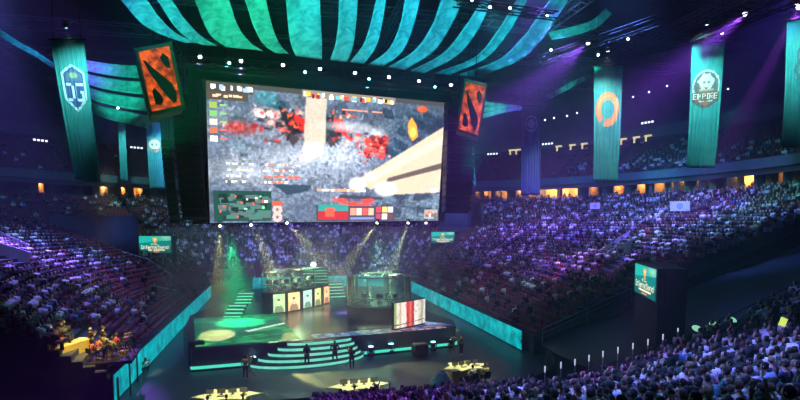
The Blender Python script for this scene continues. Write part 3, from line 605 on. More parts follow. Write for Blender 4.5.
banner([(787,22),(815,16),(806,148),(781,148)], 42, 'teal banner with dark looped markings at the very edge of the view', masked(p, mk), (.2,.2,1.0,.48))
for i, (px, py, D, tx, ty) in enumerate(((66,30,43,75,110),(121,112,90,124,150),(153,114,80,157,155),(469,133,90,471,160),(608,54,57,606,120),(707,27,47,703,100),(797,6,40,790,80))):
    p = at(px, py, D)-Vector((0,2.2,0)); a = at(tx, py+30, D)
    fr = Vector((0,-1,0)).lerp((EYE-a).normalized(), .5); fr.z = 0; p = at(px, py-3, D-2.6)
    spot(p, a, (.85,1,.95) if i == 4 else (.40,1,.95) if i != 3 else (.2,.6,1), [2600,4200,4200,5200,5200,4600,3200][i], 82, 1., .1)
    lamp_fixture(p, a, M['lens'] if i > 3 else M['lensc'], 'small lamp pointing down at '+['the monogram banner','the slim blue-teal banner','the skull banner','the slim bright blue banner','the ring banner','the EMPIRE banner','the banner at the edge of the view'][i], 'banner lamps', .6)
# ------------------------------------------------------------------ roof trusses and roof lamps
def roof_truss(a, b, label, w=1.4):
    mb = MB(); c = (Vector(a)+Vector(b))/2; lattice(mb, Vector(a)-c, Vector(b)-c, w, n=int((Vector(b)-Vector(a)).length/2.2), r=.08); mb.obj('roof_truss', M['truss'] if w > .9 else M['blackmetal'], loc=c, label=label, cat='truss', group='roof trusses')
for i, u in enumerate((30, 44, 58, 72, 86, 100, 114)): roof_truss(W(-60,u,38.5), W(70,u,38.5), f'wide roof truss spanning the hall, {ordn[i]} from the viewer')
for i, v in enumerate((-40,-15,15,35,52)): roof_truss(W(v,20,36.8), W(v,125,36.8), f'lengthwise roof truss, {ordn[i]} from the film-crew flank', 1.1)
roof_truss(at(542,60,58), at(660,20,50), 'low lighting truss under the roof holding the purple lamps', .8)
roof_truss(at(690,38,47), at(820,-10,42), 'low lighting truss above the EMPIRE banner', .8)
roof_truss(at(455,2,52), at(556,16,58), 'low lighting truss behind the outer turquoise drapes', .7)
roof_truss(at(95,103,66), at(135,112,66), 'short lighting truss with violet lamps beside the skull banner', .5)
rl = [(472,0,52,'w',(440,60,45),'white lamp peering between the turquoise drapes, topmost'),(490,7,53,'c',(505,40,45),'cyan-glowing lamp behind the outer turquoise drapes'),(510,8,54,'w',(500,70,50),'white lamp behind the outer turquoise drapes, next to the cyan one'),(547,16,57,'c',(556,45,50),'lamp at the tip of the last turquoise drape'),
 (551,50,60,'p',(480,95,52),'weaker purple-beam lamp over the dark balcony'),(588,43,56,'P',(518,108,40),'strong purple-beam lamp before the ring banner'),(598,55,60,'w',(600,90,60),'faint lamp close to the strong purple one'),(628,39,58,'w',(622,80,56),'pinprick lamp above the ring banner shoulder'),
 (745,14,47,'P',(690,60,38),'bright violet lamp above the EMPIRE banner'),(722,33,50,'m',(700,90,45),'small pink-white lamp at the EMPIRE banner top'),(799,7,44,'P',(765,110,36),'bright magenta lamp at the banner at the edge of the view'),
 (118,108,66,'p',(108,125,60),'violet lamp on the short truss, brightest'),(106,109,66,'w',(105,150,60),'white lamp on the short truss by the monogram banner'),(130,107,66,'w',(128,140,60),'white lamp on the short truss, far end'),(112,113,66,'p',(110,140,60),'violet lamp on the short truss, lowest'),(93,108,66,'w',(93,150,60),'white lamp peeping past the monogram banner')]
for px, py, D, k, (tx, ty, TD), lab in rl:
    p = at(px, py, D); a = at(tx, ty, TD)
    lamp_fixture(p, p+(EYE-p).normalized()*2+(a-p).normalized(), M['lens'], lab, 'roof lamps', .6 if k != 'P' else .9)
    if k == 'P': spot(p, a, (.32,.06,1.0) if px != 799 else (.5,.06,1.0), 700000, 13, .7)
    elif k == 'p': spot(p, a, (.30,.10,1.0), 16000, 12, .6)
    elif k == 'c': spot(p, a, CYA, 30000, 22, .6)
for i, (px, py) in enumerate(((633,97),(649,92),(667,86),(545,120),(554,118),(567,116),(577,113),(720,90),(728,89))):
    p = at(px, py, 72); r = MB().ball((0,0,0), .13).obj('downlight', M['white'], loc=p, label=f'tiny white downlight on the dark soffit, {ordn[i]} of the string', cat='lamp', group='tiny soffit lights'); MB().tube((0,0,.1),(0,0,44-p.z),.02,n=4).obj('hanging_cable', M['blackmetal'], r)
# ------------------------------------------------------------------ stage
SO = gp(192, 371); E1 = Vector((.93,.37,0)).normalized(); E2 = Vector((-E1.y, E1.x, 0)); SHT = 1.7; SWD = 22.0
def S(s, t, z=0.0): return SO+E1*s+E2*t+Vector((0,0,z))
srot = Matrix((E1, E2, Vector((0,0,1)))).transposed()
sang = math.atan2(E1.y, E1.x)
st = empty('stage_platform', S(11,0), sang, label='large glossy black stage with green-lit base and LED floor edge', cat='stage')
def SL(s, t, z=0.): return Vector((s-11, t, z))
outline = [(0,0),(4,-.25),(11,-.4),(18,-.25),(22,0),(23.2,3),(23,9),(21,16),(18,22),(3,22),(0,15),(-.6,7)]
mb = MB(); k = len(outline); A = [SL(s,t,SHT-.06) for s,t in outline]; B = [SL(s,t,SHT) for s,t in outline]
mb.add(A+B, [tuple(range(k,2*k)), tuple(range(k-1,-1,-1))]+[(i,(i+1)%k,k+(i+1)%k,k+i) for i in range(k)]); mb.obj('stage_deck', M['stage'], st)
mb = MB(); A = [SL(s,t+.15 if t<1 else t,0) for s,t in outline]; B = [SL(s,t+.15 if t<1 else t,SHT-.06) for s,t in outline]
mb.add(A+B, [(i,(i+1)%k,k+(i+1)%k,k+i) for i in range(k)]); mb.obj('stage_fascia', M['stagered'], st)
mb = MB(); 
fr = [(-.1,.0)]+[(s, -.30*math.sin(PI*s/22)-.12) for s in np.linspace(.1,22,14)]+[(23.3,3)]
mb.grid([[SL(s,t,z) for s,t in fr] for z in (.12,.34)]); solid(mb.obj('led_strip', M['tealstrip'], st), .06)
mb = MB(); mb.grid([[SL(s,t-.12,z) for s,t in fr] for z in (.0,.1)]); solid(mb.obj('kick_plate', M['black'], st), .1)
# LED floor edge with moving picture
pz = Paint(20, 90, (.03,.06,.14)); r = np.random.default_rng(9)
for _ in range(150): x = r.random(); pz.disc(x, r.random(), .012+.02*r.random(), .1+.15*r.random(), [(.15,.3,.7),(.5,.65,.8),(.02,.05,.2),(.1,.45,.5)][r.integers(4)] if x < .55 else [(.6,.15,.12),(.8,.75,.7),(.1,.2,.5),(.35,.05,.05)][r.integers(4)], .7)
G_ = [[SL(9.2+11.8*j/90, 1.6-1.7*i/20-.15*math.sin(PI*j/90), SHT+.015) for j in range(91)] for i in range(21)]
link('led_floor_edge', colmesh('led_floor_edge', G_, pz.a*.8, M['screenlow']), st)
pz = Paint(14, 14, (.04,.10,.4)); 
for _ in range(40): pz.disc(r.random(), r.random(), .1, .08, [(.25,.4,.9),(.02,.05,.25),(.6,.75,1)][r.integers(3)], .7)
G_ = [[SL(18.2+4.0*j/14*(i+3)/17, 5.5-5.2*i/14+.6*j/14, SHT+.015) for j in range(15)] for i in range(15)]
link('led_floor_corner', colmesh('led_floor_corner', G_, pz.a*.8, M['screenlow']), st)
# green stage light painted as a glowing sheet on the deck (left half)
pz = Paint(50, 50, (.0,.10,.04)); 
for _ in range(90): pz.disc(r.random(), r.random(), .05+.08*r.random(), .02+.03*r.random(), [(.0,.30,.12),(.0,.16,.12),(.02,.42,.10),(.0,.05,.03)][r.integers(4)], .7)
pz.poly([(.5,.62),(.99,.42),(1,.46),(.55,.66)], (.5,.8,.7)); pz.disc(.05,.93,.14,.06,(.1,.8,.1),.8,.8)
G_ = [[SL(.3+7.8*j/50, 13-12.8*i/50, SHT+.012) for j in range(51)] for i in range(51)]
link('green_light_sheet', colmesh('green_light_sheet', G_, pz.a*1.35, M['screenlow']), st)
# rounded front steps
stp = empty('front_staircase', S(8.6,-.2), sang, label='rounded front stairs of the stage with glowing mint risers', cat='stairs')
for i in range(5):
    a, b, z0 = 4.6-.5*i, 2.3-.42*i, .33*i
    pts = [Vector((a*math.cos(t)+(.25*i), -b*math.sin(t), 0)) for t in np.linspace(0, PI, 25)]
    mb = MB(); mb.grid([[p+Vector((0,0,z0+.05)) for p in pts], [p+Vector((0,0,z0+.27)) for p in pts]]); s_ = mb.obj('riser', M['step'], stp, smooth=True)
    mb = MB(); q_ = [p*1.015 for p in pts]; n_p = len(q_); top = [p+Vector((0,0,z0+.33)) for p in q_]; lo = [p+Vector((0,0,z0+.27)) for p in q_]
    mb.add(top+lo, [tuple(range(n_p)), tuple(range(2*n_p-1, n_p-1, -1))]+[(j, j+1, n_p+j+1, n_p+j) for j in range(n_p-1)]); mb.obj('tread', M['stagered'], stp)
# lit flights at the back and on the left wing
def lit_steps(p, rz, n, wd, tr, ri, label, m='step'):
    r = empty('lit_steps', p, rz, label=label, cat='stairs', group='lit back stairs')
    for i in range(n):
        MB().box((0, tr*(i+.5), ri*(i+.5)), (wd,tr,ri)).obj('step', M['blackmetal'], r); MB().box((0, tr*i-.03, ri*(i+.5)), (wd*.94,.04,ri*.42)).obj('step_light', M[m], r)
    return r
def P2(px, py, z=SHT): return gp(px, py, z)
lit_steps(P2(317,293), .25, 9, 3.4, .42, .36, 'green striped stairs rising behind the round white lamp')
lit_steps(P2(338,298), .35, 5, 2.0, .42, .34, 'small green striped stairs by the glass booth')
lit_steps(P2(243,304), .1, 4, 1.9, .6, .28, 'pale lit steps on the green wing of the stage, upper flight')
lit_steps(P2(232,318), .0, 4, 1.8, .6, .26, 'pale lit steps on the green wing of the stage, lower flight')
# round white lamp
r = empty('globe_lamp', P2(314,302), label='round white glowing globe lamp on a thin stand above the portraits', cat='lamp')
zz = 11-43/FPX*61-.0-SHT; MB().tube((0,0,0), (0,0,zz), .05).obj('pole', M['blackmetal'], r); MB().ball((0,0,zz), .30, 14, 10).obj('globe', M['globe'], r, smooth=True); MB().tube((0,0,0),(0,0,.08), .4, n=14).obj('base', M['blackmetal'], r)
# ---- player booths
def portrait(seed, tint):
    p = Paint(34, 20, tint); r = np.random.default_rng(seed); bgc = np.array(tint)
    for _ in range(14): p.disc(r.random(), r.random(), .2+.2*r.random(), .08+.1*r.random(), bgc*(.5+r.random()), .5)
    p.disc(.5,.98,.46,.42,bgc*.3,1,.15); p.disc(.5,.40,.15,.12,(.75,.5,.36),1,.2); p.disc(.5,.31,.16,.07,(.05,.04,.04),1,.2); p.rect(.42,.62,.58,.66,(.9,.9,.9)); p.noise(.25,1,seed)
    return p.a
V3 = lambda *a: Vector(a)
# booth with the portraits
bc = P2(296,309); r1 = empty('player_booth', bc, label='curved glass player booth above a row of glowing player portraits', cat='booth')
A, B_, C_ = P2(262,314), P2(285,315.5), P2(329,303)
def bz(t, off=0, z=0.):
    p = A*(1-t)**2+B_*2*t*(1-t)+C_*t*t; d = (B_-A)*(1-t)+(C_-B_)*t; d.normalize(); n = Vector((d.y,-d.x,0)); return p+n*off-bc+Vector((0,0,z))
N = 24
mb = MB(); mb.grid([[bz(i/N,o,z) for i in range(N+1)] for o, z in ((0,0),(0,2.15),(-3.0,2.15),(-3.0,0))]); mb.obj('booth_base', M['black'], r1)
spans = [(.22,.40,(.45,.75,.35)),(.45,.61,(1.0,.62,.28)),(.66,.77,(.45,.80,.62)),(.81,.89,(.6,.65,.25)),(.93,1.0,(.95,.45,.2))]
for i, (t0, t1, tint) in enumerate(spans):
    G_ = [[bz(t0+(t1-t0)*j/20, .06, 1.98-1.86*k/34) for j in range(21)] for k in range(35)]
    o = link('portrait_display', colmesh('portrait_display', G_, portrait(i+70, tint)*1.9, M['screenlow']), r1); o['label'] = f'glowing portrait display, {ordn[i]} along the booth base'
mb = MB(); mb.grid([[bz(i/N,-.1,z) for i in range(N+1)] for z in (2.2,4.1)]); mb.obj('glass_front', M['glass'], r1)
mb = MB(); 
for z in (2.2, 4.15): mb.path([bz(i/N,-.1,z) for i in range(N+1)], .06, 5); mb.path([bz(i/N,-3.0,z) for i in range(N+1)], .06, 5)
for i in range(0, N+1, 4): mb.tube(bz(i/N,-.1,2.15), bz(i/N,-.1,4.15), .05, n=5); mb.tube(bz(i/N,-3,2.15), bz(i/N,-3,4.15), .05, n=5); mb.tube(bz(i/N,-.1,4.15), bz(i/N,-3,4.15), .04, n=5)
mb.obj('booth_frame', M['truss'], r1)
mb = MB(); mb.grid([[bz(i/N,o,z) for i in range(N+1)] for o, z in ((-.35,2.95),(-1.05,2.95),(-1.05,2.88),(-.35,2.88),(-.35,2.95))]); mb.obj('player_desk', M['blackmetal'], r1)
booth_players = []
for i in range(5):
    t = .14+.18*i; p = bz(t,-.72,3.16); d = bz(t+.02,0,0)-bz(t,0,0); a = math.atan2(d.y, d.x)
    mo = MB().box((0,0,.0), (.62,.05,.38)).box((0,0,-.2), (.05,.05,.2)).obj('monitor', M['blackmetal'], r1); mo.location = p; mo.rotation_euler = (0,0,a)
    MB().box((0,.035,0), (.57,.02,.33)).obj('monitor_image', M['tealstrip'], mo)
    booth_players.append((bz(t,-1.45,2.42)+bc, a+PI))
# glass booth
c2 = P2(379,316); r2 = empty('player_booth', c2, label='oval green glass player booth beside the red and white curved screen', cat='booth')
def ov(a, z=0., k=1.): return Vector((3.15*k*math.cos(a), 2.5*k*math.sin(a), z))
NN = 40
def ovr(z, k=1.): return [ov(2*PI*i/NN, z, k) for i in range(NN+1)]
mb = MB(); mb.grid([ovr(0), ovr(1.15), ovr(1.2,.9)]); mb.add(ovr(1.2,.9)[:-1], [tuple(range(NN))]); mb.obj('booth_base', M['black'], r2)
mb = MB(); mb.grid([ovr(1.2), ovr(4.0)]); mb.obj('glass_wall', M['glass'], r2)
mb = MB()
for z in (1.22, 4.03): mb.path(ovr(z), .07, 5)
for i in range(0, NN, 4): mb.tube(ov(2*PI*i/NN,1.2), ov(2*PI*i/NN,4.03), .05, n=5)
mb.path([ov(PI,4.03), ov(PI*.5,4.35,.2), ov(0,4.03)], .05, 5); mb.path([ov(PI*.5,4.03), ov(0,4.35,.2), ov(PI*1.5,4.03)], .05, 5); mb.obj('booth_frame', M['truss'], r2)
mb = MB(); mb.grid([[ov(a, z, k) for a in np.linspace(PI*.95, PI*2.1, 20)] for k, z in ((.85,2.0),(.62,2.0),(.62,1.93),(.85,1.93),(.85,2.0))]); mb.obj('player_desk', M['blackmetal'], r2)
for i in range(5):
    a = PI*(1.08+.22*i); p = ov(a,2.22,.74); mo = MB().box((0,0,0), (.62,.05,.38)).box((0,0,-.2), (.05,.05,.2)).obj('monitor', M['blackmetal'], r2); mo.location = p; mo.rotation_euler = (0,0,a+PI/2)
    MB().box((0,.035,0), (.57,.02,.33)).obj('monitor_image', M['tealstrip'], mo); booth_players.append((ov(a,2.3,.45)+c2, a-PI/2))
for rr, pts in ((r2, [V3(-1.2,0,3.95), V3(1.2,0,3.95)]), (r1, [bz(.25,-1.6,4.0), bz(.75,-1.6,4.0)])):
    for q in pts:
        MB().box(q+Vector((0,0,.12)), (.5,.2,.06)).obj('added_booth_lamp', M['yel'], rr); L = bpy.data.lights.new('added_booth_light', 'POINT'); L.energy = 420; L.color = (.65,1,.6); L.shadow_soft_size = .25; o = bpy.data.objects.new('added_booth_light', L); COL.objects.link(o); o.location = rr.location+q-Vector((0,0,.2))  # ceiling lamps and point lights added to brighten the booth interiors
# curved red/white screen
A3, B3, C3 = P2(393.5,330.5), P2(407,328.5), P2(424.5,324); c3 = (A3+C3)/2+Vector((0,0,.03)); r3 = empty('curved_video_wall', c3, label='curved free-standing screen with cream, red and white columns', cat='screen')
def b3(t, off=0, z=0.):
    p = A3*(1-t)**2+B3*2*t*(1-t)+C3*t*t; d = (C3-A3).normalized(); n = Vector((d.y,-d.x,0)); return p+n*off-c3+Vector((0,0,z))
pz = Paint(40, 60, (.92,.88,.72)); 
for x, c in ((.0,(.35,.5,.2)),(.08,(.95,.9,.7)),(.18,(.75,.55,.35)),(.25,(1,.95,.85)),(.42,(.75,.06,.04)),(.52,(.9,.2,.12)),(.58,(.55,.05,.05)),(.66,(1,.97,.9)),(.78,(.85,.8,.6)),(.86,(.5,.5,.3)),(.93,(.9,.85,.8))): pz.rect(x,0,1,1,c)
for _ in range(70): pz.disc(r_0 := rng.random(), rng.random(), .015+.02*rng.random(), .05+.06*rng.random(), pz.a[5, min(int(r_0*60),59)]*(.4+rng.random()*.8), .6)
pz.a = np.clip(pz.a,0,1.1); pz.poly([(.02,.86),(.98,.80),(.98,.83),(.02,.90)], (.2,.05,.05))
G_ = [[b3(j/60, .08, 2.35-2.2*i/40) for j in range(61)] for i in range(41)]; link('curved_display', colmesh('curved_display', G_, pz.a*1.1, M['screenlow']), r3)
mb = MB(); mb.grid([[b3(j/20,o,z) for j in range(21)] for o, z in ((.04,0),(.04,2.45),(-.25,2.45),(-.25,0))]); mb.obj('screen_housing', M['blackmetal'], r3)
# ---- floor uplights and subs at the stage foot
for i, (px, py) in enumerate(((206,356),(216,357),(254,357),(371,346),(391,343),(433,341),(451,338))):
    if i == 0: continue
    p = gp(px, py+9)+Vector((0,-.2,0)); r = empty('floor_uplight', p, label=f'floor uplight sending a thin green beam up, {ordn[i-1]} along the stage foot', cat='stage light', group='uplights at the stage foot')
    MB().box((0,0,.12), (.5,.45,.24)).obj('base', M['blackmetal'], r); MB().tube((0,0,.3),(0,0,.75), .2,.24, n=10).obj('lamp_body', M['blackmetal'], r); MB().tube((0,0,.75),(0,0,.78), .2, n=10).obj('lens', M['lensc'], r)
    m_ = MB()
    for sx in (-.28,.28): m_.box((sx,0,.42), (.06,.12,.45))
    m_.obj('yoke', M['blackmetal'], r)
    spot(p+Vector((0,0,.85)), p+Vector((-.6+.25*i,.6,9)), (.1,1,.65), 9000, 9, .4, .06)
for i, (px, py, s, lab) in enumerate(((197,366,1.2,'tall black speaker stack at the green corner of the stage'),(420,356,1.2,'black equipment case on the floor before the curved screen'),(300,360,0,''))):
    if not lab: continue
    p = gp(px, py); r = empty('speaker_stack' if i == 0 else 'equipment_case', p, sang, label=lab, cat='speaker' if i == 0 else 'case')
    for k in range(2 if i == 0 else 1):
        o = bev(MB().box((0,0,.5+k*.95), (s,.9,.92)).obj('cabinet', M['blackmetal'], r), .05); MB().box((0,-.47,.5+k*.95), (s*.85,.03,.7)).obj('grille', M['black'], r)
    if i: MB().box((0,0,1.02),(s*.9,.7,.08)).obj('lid', M['truss'], r)
# ------------------------------------------------------------------ people
def skin_mesh(name, verts, edges, rad, sub=1):
    me = bpy.data.meshes.new(name+'_src'); me.from_pydata(verts, edges, []); o = bpy.data.objects.new(name+'_src', me); COL.objects.link(o)
    o.modifiers.new('Skin', 'SKIN').use_smooth_shade = True
    if not me.skin_vertices: 
        bm = bmesh.new(); bm.from_mesh(me); bm.verts.layers.skin.verify(); bm.to_mesh(me); bm.free()
    sv = me.skin_vertices[0].data
    for i, r in enumerate(rad): sv[i].radius = (r, r) if not hasattr(r, '__len__') else r; sv[i].use_root = (i == 0)
    s = o.modifiers.new('Sub', 'SUBSURF'); s.levels = s.render_levels = sub
    dg = bpy.context.evaluated_depsgraph_get(); out = bpy.data.meshes.new_from_object(o.evaluated_get(dg)); bpy.data.objects.remove(o); bpy.data.meshes.remove(me)
    out.name = name; return out
def mesh_to_mb(me, mb, mi=0): mb.add([v.co for v in me.vertices], [tuple(p.vertices) for p in me.polygons], mi)
def V(*a): return Vector(a)
def person_meshes(key, J):
    """J: pelvis, chest, neck, head, sh/el/wr L R, hip/kn/an/toe L R  -> meshes for body, shirt, trousers, hair"""
    vs, es, rd = [], [], []
    def n(p, r, par=None):
        vs.append(tuple(p)); rd.append(r)
        if par is not None: es.append((par, len(vs)-1))
        return len(vs)-1
    pel = n(J['pelvis'], .125); wa = n((J['pelvis']*.5+J['chest']*.5), .115, pel); ch = n(J['chest'], .135, wa); nb = n(J['neck'], .062, ch); hb = n(J['neck'].lerp(J['head'], .55), .055, nb)
    ends = []
    for s in 'LR':
        sh = n(J['sh'+s], .062, ch); el = n(J['el'+s], .042, sh); wr = n(J['wr'+s], .028, el); d = (J['wr'+s]-J['el'+s]).normalized(); pm = n(J['wr'+s]+d*.07, (.04,.022), wr); ends.append((J['wr'+s]+d*.05, d))
        hp = n(J['hip'+s], .085, pel); kn = n(J['kn'+s], .058, hp); an = n(J['an'+s], .038, kn); he = n(J['toe'+s], .04, an)
    body = MB(); mesh_to_mb(skin_mesh('b', vs, es, rd), body)
    hd = J['head']; fdir = J['face'].normalized(); q = fdir.to_track_quat('Y', 'Z').to_matrix()
    hm = MB(); hm.ball((0,0,0), (.078,.098,.118), 12, 9)
    vv = []
    for p in hm.v:
        x, y, z = p
        if z < -.02: x *= 1-.9*(-.02-z)/.118*.45; y = y*(1-.25*(-.02-z)/.1)+.015
        vv.append((x, y, z))
    hm.v = vv; hm.ball((0,.102,-.012), (.013,.02,.022), 6, 4); hm.ball((.08,-.005,0), (.012,.022,.032), 6, 4); hm.ball((-.08,-.005,0), (.012,.022,.032), 6, 4)
    hm.ball((0,.09,-.058), (.026,.012,.008), 6, 3)
    hm.ball((.03,.085,.012), (.012,.012,.008), 6, 3, mi=1); hm.ball((-.03,.085,.012), (.012,.012,.008), 6, 3, mi=1)
    body.v += [tuple(hd+q@Vector(p)) for p in hm.v]; o = len(body.v)-len(hm.v); body.f += [tuple(i+o for i in f) for f in hm.f]; body.mi += hm.mi
    for p, d in ends:                      # five fingers each
        side = d.cross(V(0,0,1)); side = side.normalized() if side.length > .1 else V(1,0,0)
        dn = d.cross(side).normalized(); 
        if dn.z > 0: dn = -dn
        for k, (o_, L) in enumerate(((-.030,.06),(-.010,.075),(.010,.08),(.030,.07))):
            a = p+d*.05+side*o_; b = a+d*L*.55+dn*.008; c = b+d*L*.3+dn*.03; body.tube(a-d*.03, b, .010, .009, n=5); body.tube(b, c, .009, .007, n=5)
        a = p+side*.03; b = a+side*.03+d*.035; body.tube(a, b, .012, .010, n=5); body.tube(b, b+d*.03+dn*.01, .010, .008, n=5)
    bm_ = body.mesh(key+'_body', [M['tint'], M['eye']], True, merge=False)
    vs, es, rd = [], [], []
    pel = n(J['pelvis']+(J['chest']-J['pelvis'])*.05, (.165,.125)); wa = n(J['pelvis'].lerp(J['chest'], .5), (.155,.12), pel); ch = n(J['chest'], (.165,.125), wa); nb = n(J['neck'].lerp(J['chest'], .35), .085, ch)
    for s in 'LR': sh = n(J['sh'+s], .078, ch); el = n(J['sh'+s].lerp(J['el'+s], .85), .062, sh)
    shirt = skin_mesh('s', vs, es, rd); m1 = MB(); mesh_to_mb(shirt, m1); sm = m1.mesh(key+'_shirt', M['tint'], True, merge=False)
    vs, es, rd = [], [], []
    pel = n(J['pelvis'], .15)
    for s in 'LR': hp = n(J['hip'+s], .10, pel); kn = n(J['kn'+s], .07, hp); an = n(J['kn'+s].lerp(J['an'+s], .9), .055, kn)
    m1 = MB(); mesh_to_mb(skin_mesh('t', vs, es, rd), m1); tm = m1.mesh(key+'_trousers', M['tint'], True, merge=False)
    hr = MB(); hr.ball((0,-.012,.012), (.088,.104,.122), 12, 9)
    keep = [i for i, f in enumerate(hr.f) if not (sum(hr.v[j][1] for j in f)/4 > .035 and sum(hr.v[j][2] for j in f)/4 < .075) and sum(hr.v[j][2] for j in f)/4 > -.075]
    hr.f = [hr.f[i] for i in keep]; hr.mi = [0]*len(hr.f); hr.v = [tuple(hd+q@Vector(p)) for p in hr.v]
    return bm_, sm, tm, hr.mesh(key+'_hair', M['tint'], True, merge=False)
def seated(dx=0., lean=0., arms='lap', turn=0., headdown=0.):
    J = dict(pelvis=V(0,0,.53), chest=V(0,.03+lean*.5,.90-lean*.1), neck=V(0,.03+lean*.8,1.09-lean*.2)); J['head'] = J['neck']+V(.02*turn,.035+.03*lean,.17); J['face'] = V(turn,1,-.15-headdown)
    for s, k in (('L',-1),('R',1)):
        J['sh'+s] = J['chest']+V(.185*k,-.01,.10); J['hip'+s] = V(.09*k,.06,.50); J['kn'+s] = V(.13*k,.46,.50); J['an'+s] = V(.13*k,.44,.10); J['toe'+s] = V(.14*k,.60,.05)
        if arms == 'lap': J['el'+s] = J['chest']+V(.23*k,.08,-.20); J['wr'+s] = V(.10*k,.34,.62)
        elif arms == 'clap': J['el'+s] = J['chest']+V(.24*k,.16,-.13); J['wr'+s] = J['chest']+V(.05*k,.38,.02)
        elif arms == 'up': J['el'+s] = J['chest']+V(.27*k,.06,.34); J['wr'+s] = J['chest']+V(.22*k,.08,.62)
        elif arms == 'phone': J['el'+s] = J['chest']+V(.22*k,.14,-.14); J['wr'+s] = J['chest']+(V(.12,.36,.24) if k > 0 else V(-.05,.30,-.12))
        elif arms == 'chin': J['el'+s] = V(.15*k,.40,.60); J['wr'+s] = J['neck']+V(.05*k,.10,-.02)
        elif arms == 'crossed': J['el'+s] = J['chest']+V(.22*k,.12,-.18); J['wr'+s] = J['chest']+V(-.10*k,.20,-.14)
        elif arms == 'desk': J['el'+s] = J['chest']+V(.24*k,.18,-.22); J['wr'+s] = J['chest']+V(.14*k,.44,-.14)
    return J
def standing(arms='down', turn=0., stride=0.):
    J = dict(pelvis=V(0,0,.96), chest=V(0,0,1.32), neck=V(0,0,1.50), head=V(0,.03,1.655), face=V(turn,1,-.05))
    for s, k in (('L',-1),('R',1)):
        J['sh'+s] = V(.19*k,0,1.43); J['hip'+s] = V(.10*k,0,.90); J['kn'+s] = V((.12+.05*stride)*k,.02+.12*stride*k,.50); J['an'+s] = V((.13+.10*stride)*k,.18*stride*k-.02,.10); J['toe'+s] = J['an'+s]+V(.02*k,.15,-.055)
        if arms == 'down': J['el'+s] = V(.25*k,-.02,1.15); J['wr'+s] = V(.27*k,.04,.90)
        elif arms == 'camera': J['el'+s] = V(.25*k,.10,1.20); J['wr'+s] = V(.12*k,.32,1.40)
        elif arms == 'hips': J['el'+s] = V(.36*k,-.04,1.18); J['wr'+s] = V(.17*k,.06,1.02)
        elif arms == 'fold': J['el'+s] = V(.24*k,.06,1.16); J['wr'+s] = V(-.08*k,.22,1.20)
    return J
def crouch():
    J = dict(pelvis=V(0,-.05,.42), chest=V(0,.16,.72), neck=V(0,.24,.88), head=V(0,.31,1.02), face=V(0,1,-.1))
    for s, k in (('L',-1),('R',1)):
        J['sh'+s] = V(.19*k,.18,.82); J['hip'+s] = V(.10*k,0,.38); J['kn'+s] = V(.20*k,.36,.50 if k > 0 else .12); J['an'+s] = V(.16*k,.22 if k > 0 else -.1,.10); J['toe'+s] = J['an'+s]+V(0,.14,-.05); J['el'+s] = V(.24*k,.36,.62); J['wr'+s] = V(.10*k,.52,.84)
    return J
POSES = dict(lap=seated(), clap=seated(arms='clap'), up=seated(arms='up'), phone=seated(arms='phone', headdown=.2), chin=seated(lean=.35, arms='chin'), crossed=seated(arms='crossed', turn=.5), lean=seated(lean=.3, turn=-.5), desk=seated(lean=.15, arms='desk', headdown=.25),
             stand=standing(), camera=standing('camera'), walk=standing('down', stride=1.), wide=standing('hips', stride=.6), fold=standing('fold', turn=-.4), crouch=crouch())
PM = {}
SKIN = [(.55,.34,.24),(.42,.25,.17),(.62,.42,.32),(.25,.14,.09)]
HAIR = [('black',(.012,.01,.01)),('dark brown',(.03,.018,.012)),('brown',(.09,.05,.025)),('fair',(.35,.25,.12))]
def person(pose, loc, rz, shirt, trousers=(.03,.035,.05), hair=None, label=None, group=None, name='person', skin=None, cat='person', hatcol=None, scale=1.0):
    if pose not in PM: PM[pose] = person_meshes(pose, POSES[pose])
    b, s, t, h = PM[pose]; hair = hair or random.choice(HAIR)[1]; skin = skin or random.choice(SKIN)
    r = link(name, b, None, loc, rz, label, cat, group); r.color = (*skin, 1); r.scale = (scale,)*3
    for nm, me, c in (('shirt', s, shirt), ('trousers', t, trousers), ('hair', h, hatcol or hair)): o = link(nm, me, r); o.color = (*c, 1)
    return r
# people in and round the stage
for i, (p, a) in enumerate(booth_players):
    left = i < 5
    q = Vector((p.x, p.y, (2.15 if left else 1.2)+SHT-.0)); person('desk', q, a, (.35,.35,.32) if left else (.10,.12,.14), label=f'player in a {"pale grey" if left else "dark"} shirt at the {ordn[i%5]} monitor of the {"portrait" if left else "oval glass"} booth', group='players in the booths', name='player')
    c = empty('gaming_chair', q, a, label=f'dark gaming chair of the {ordn[i%5]} player in the {"portrait" if left else "oval glass"} booth', cat='chair', group='gaming chairs')
    bev(MB().box((0,.08,.39), (.5,.5,.1)).obj('seat', M['blackmetal'], c), .02); bev(MB().box((0,-.2,.80), (.48,.09,.78), taper=.9).obj('backrest', M['blackmetal'], c), .02); MB().tube((0,.05,.04),(0,.05,.36), .04).box((0,.05,.03), (.5,.1,.04)).box((0,.05,.03), (.1,.5,.04)).obj('base', M['blackmetal'], c)
face_stage = 0.
def toward(p, q): return math.atan2(-(q.x-p.x), q.y-p.y)
DK = (.012,.012,.014)  # silhouette shade painted into clothes and hair, skin darkened to match
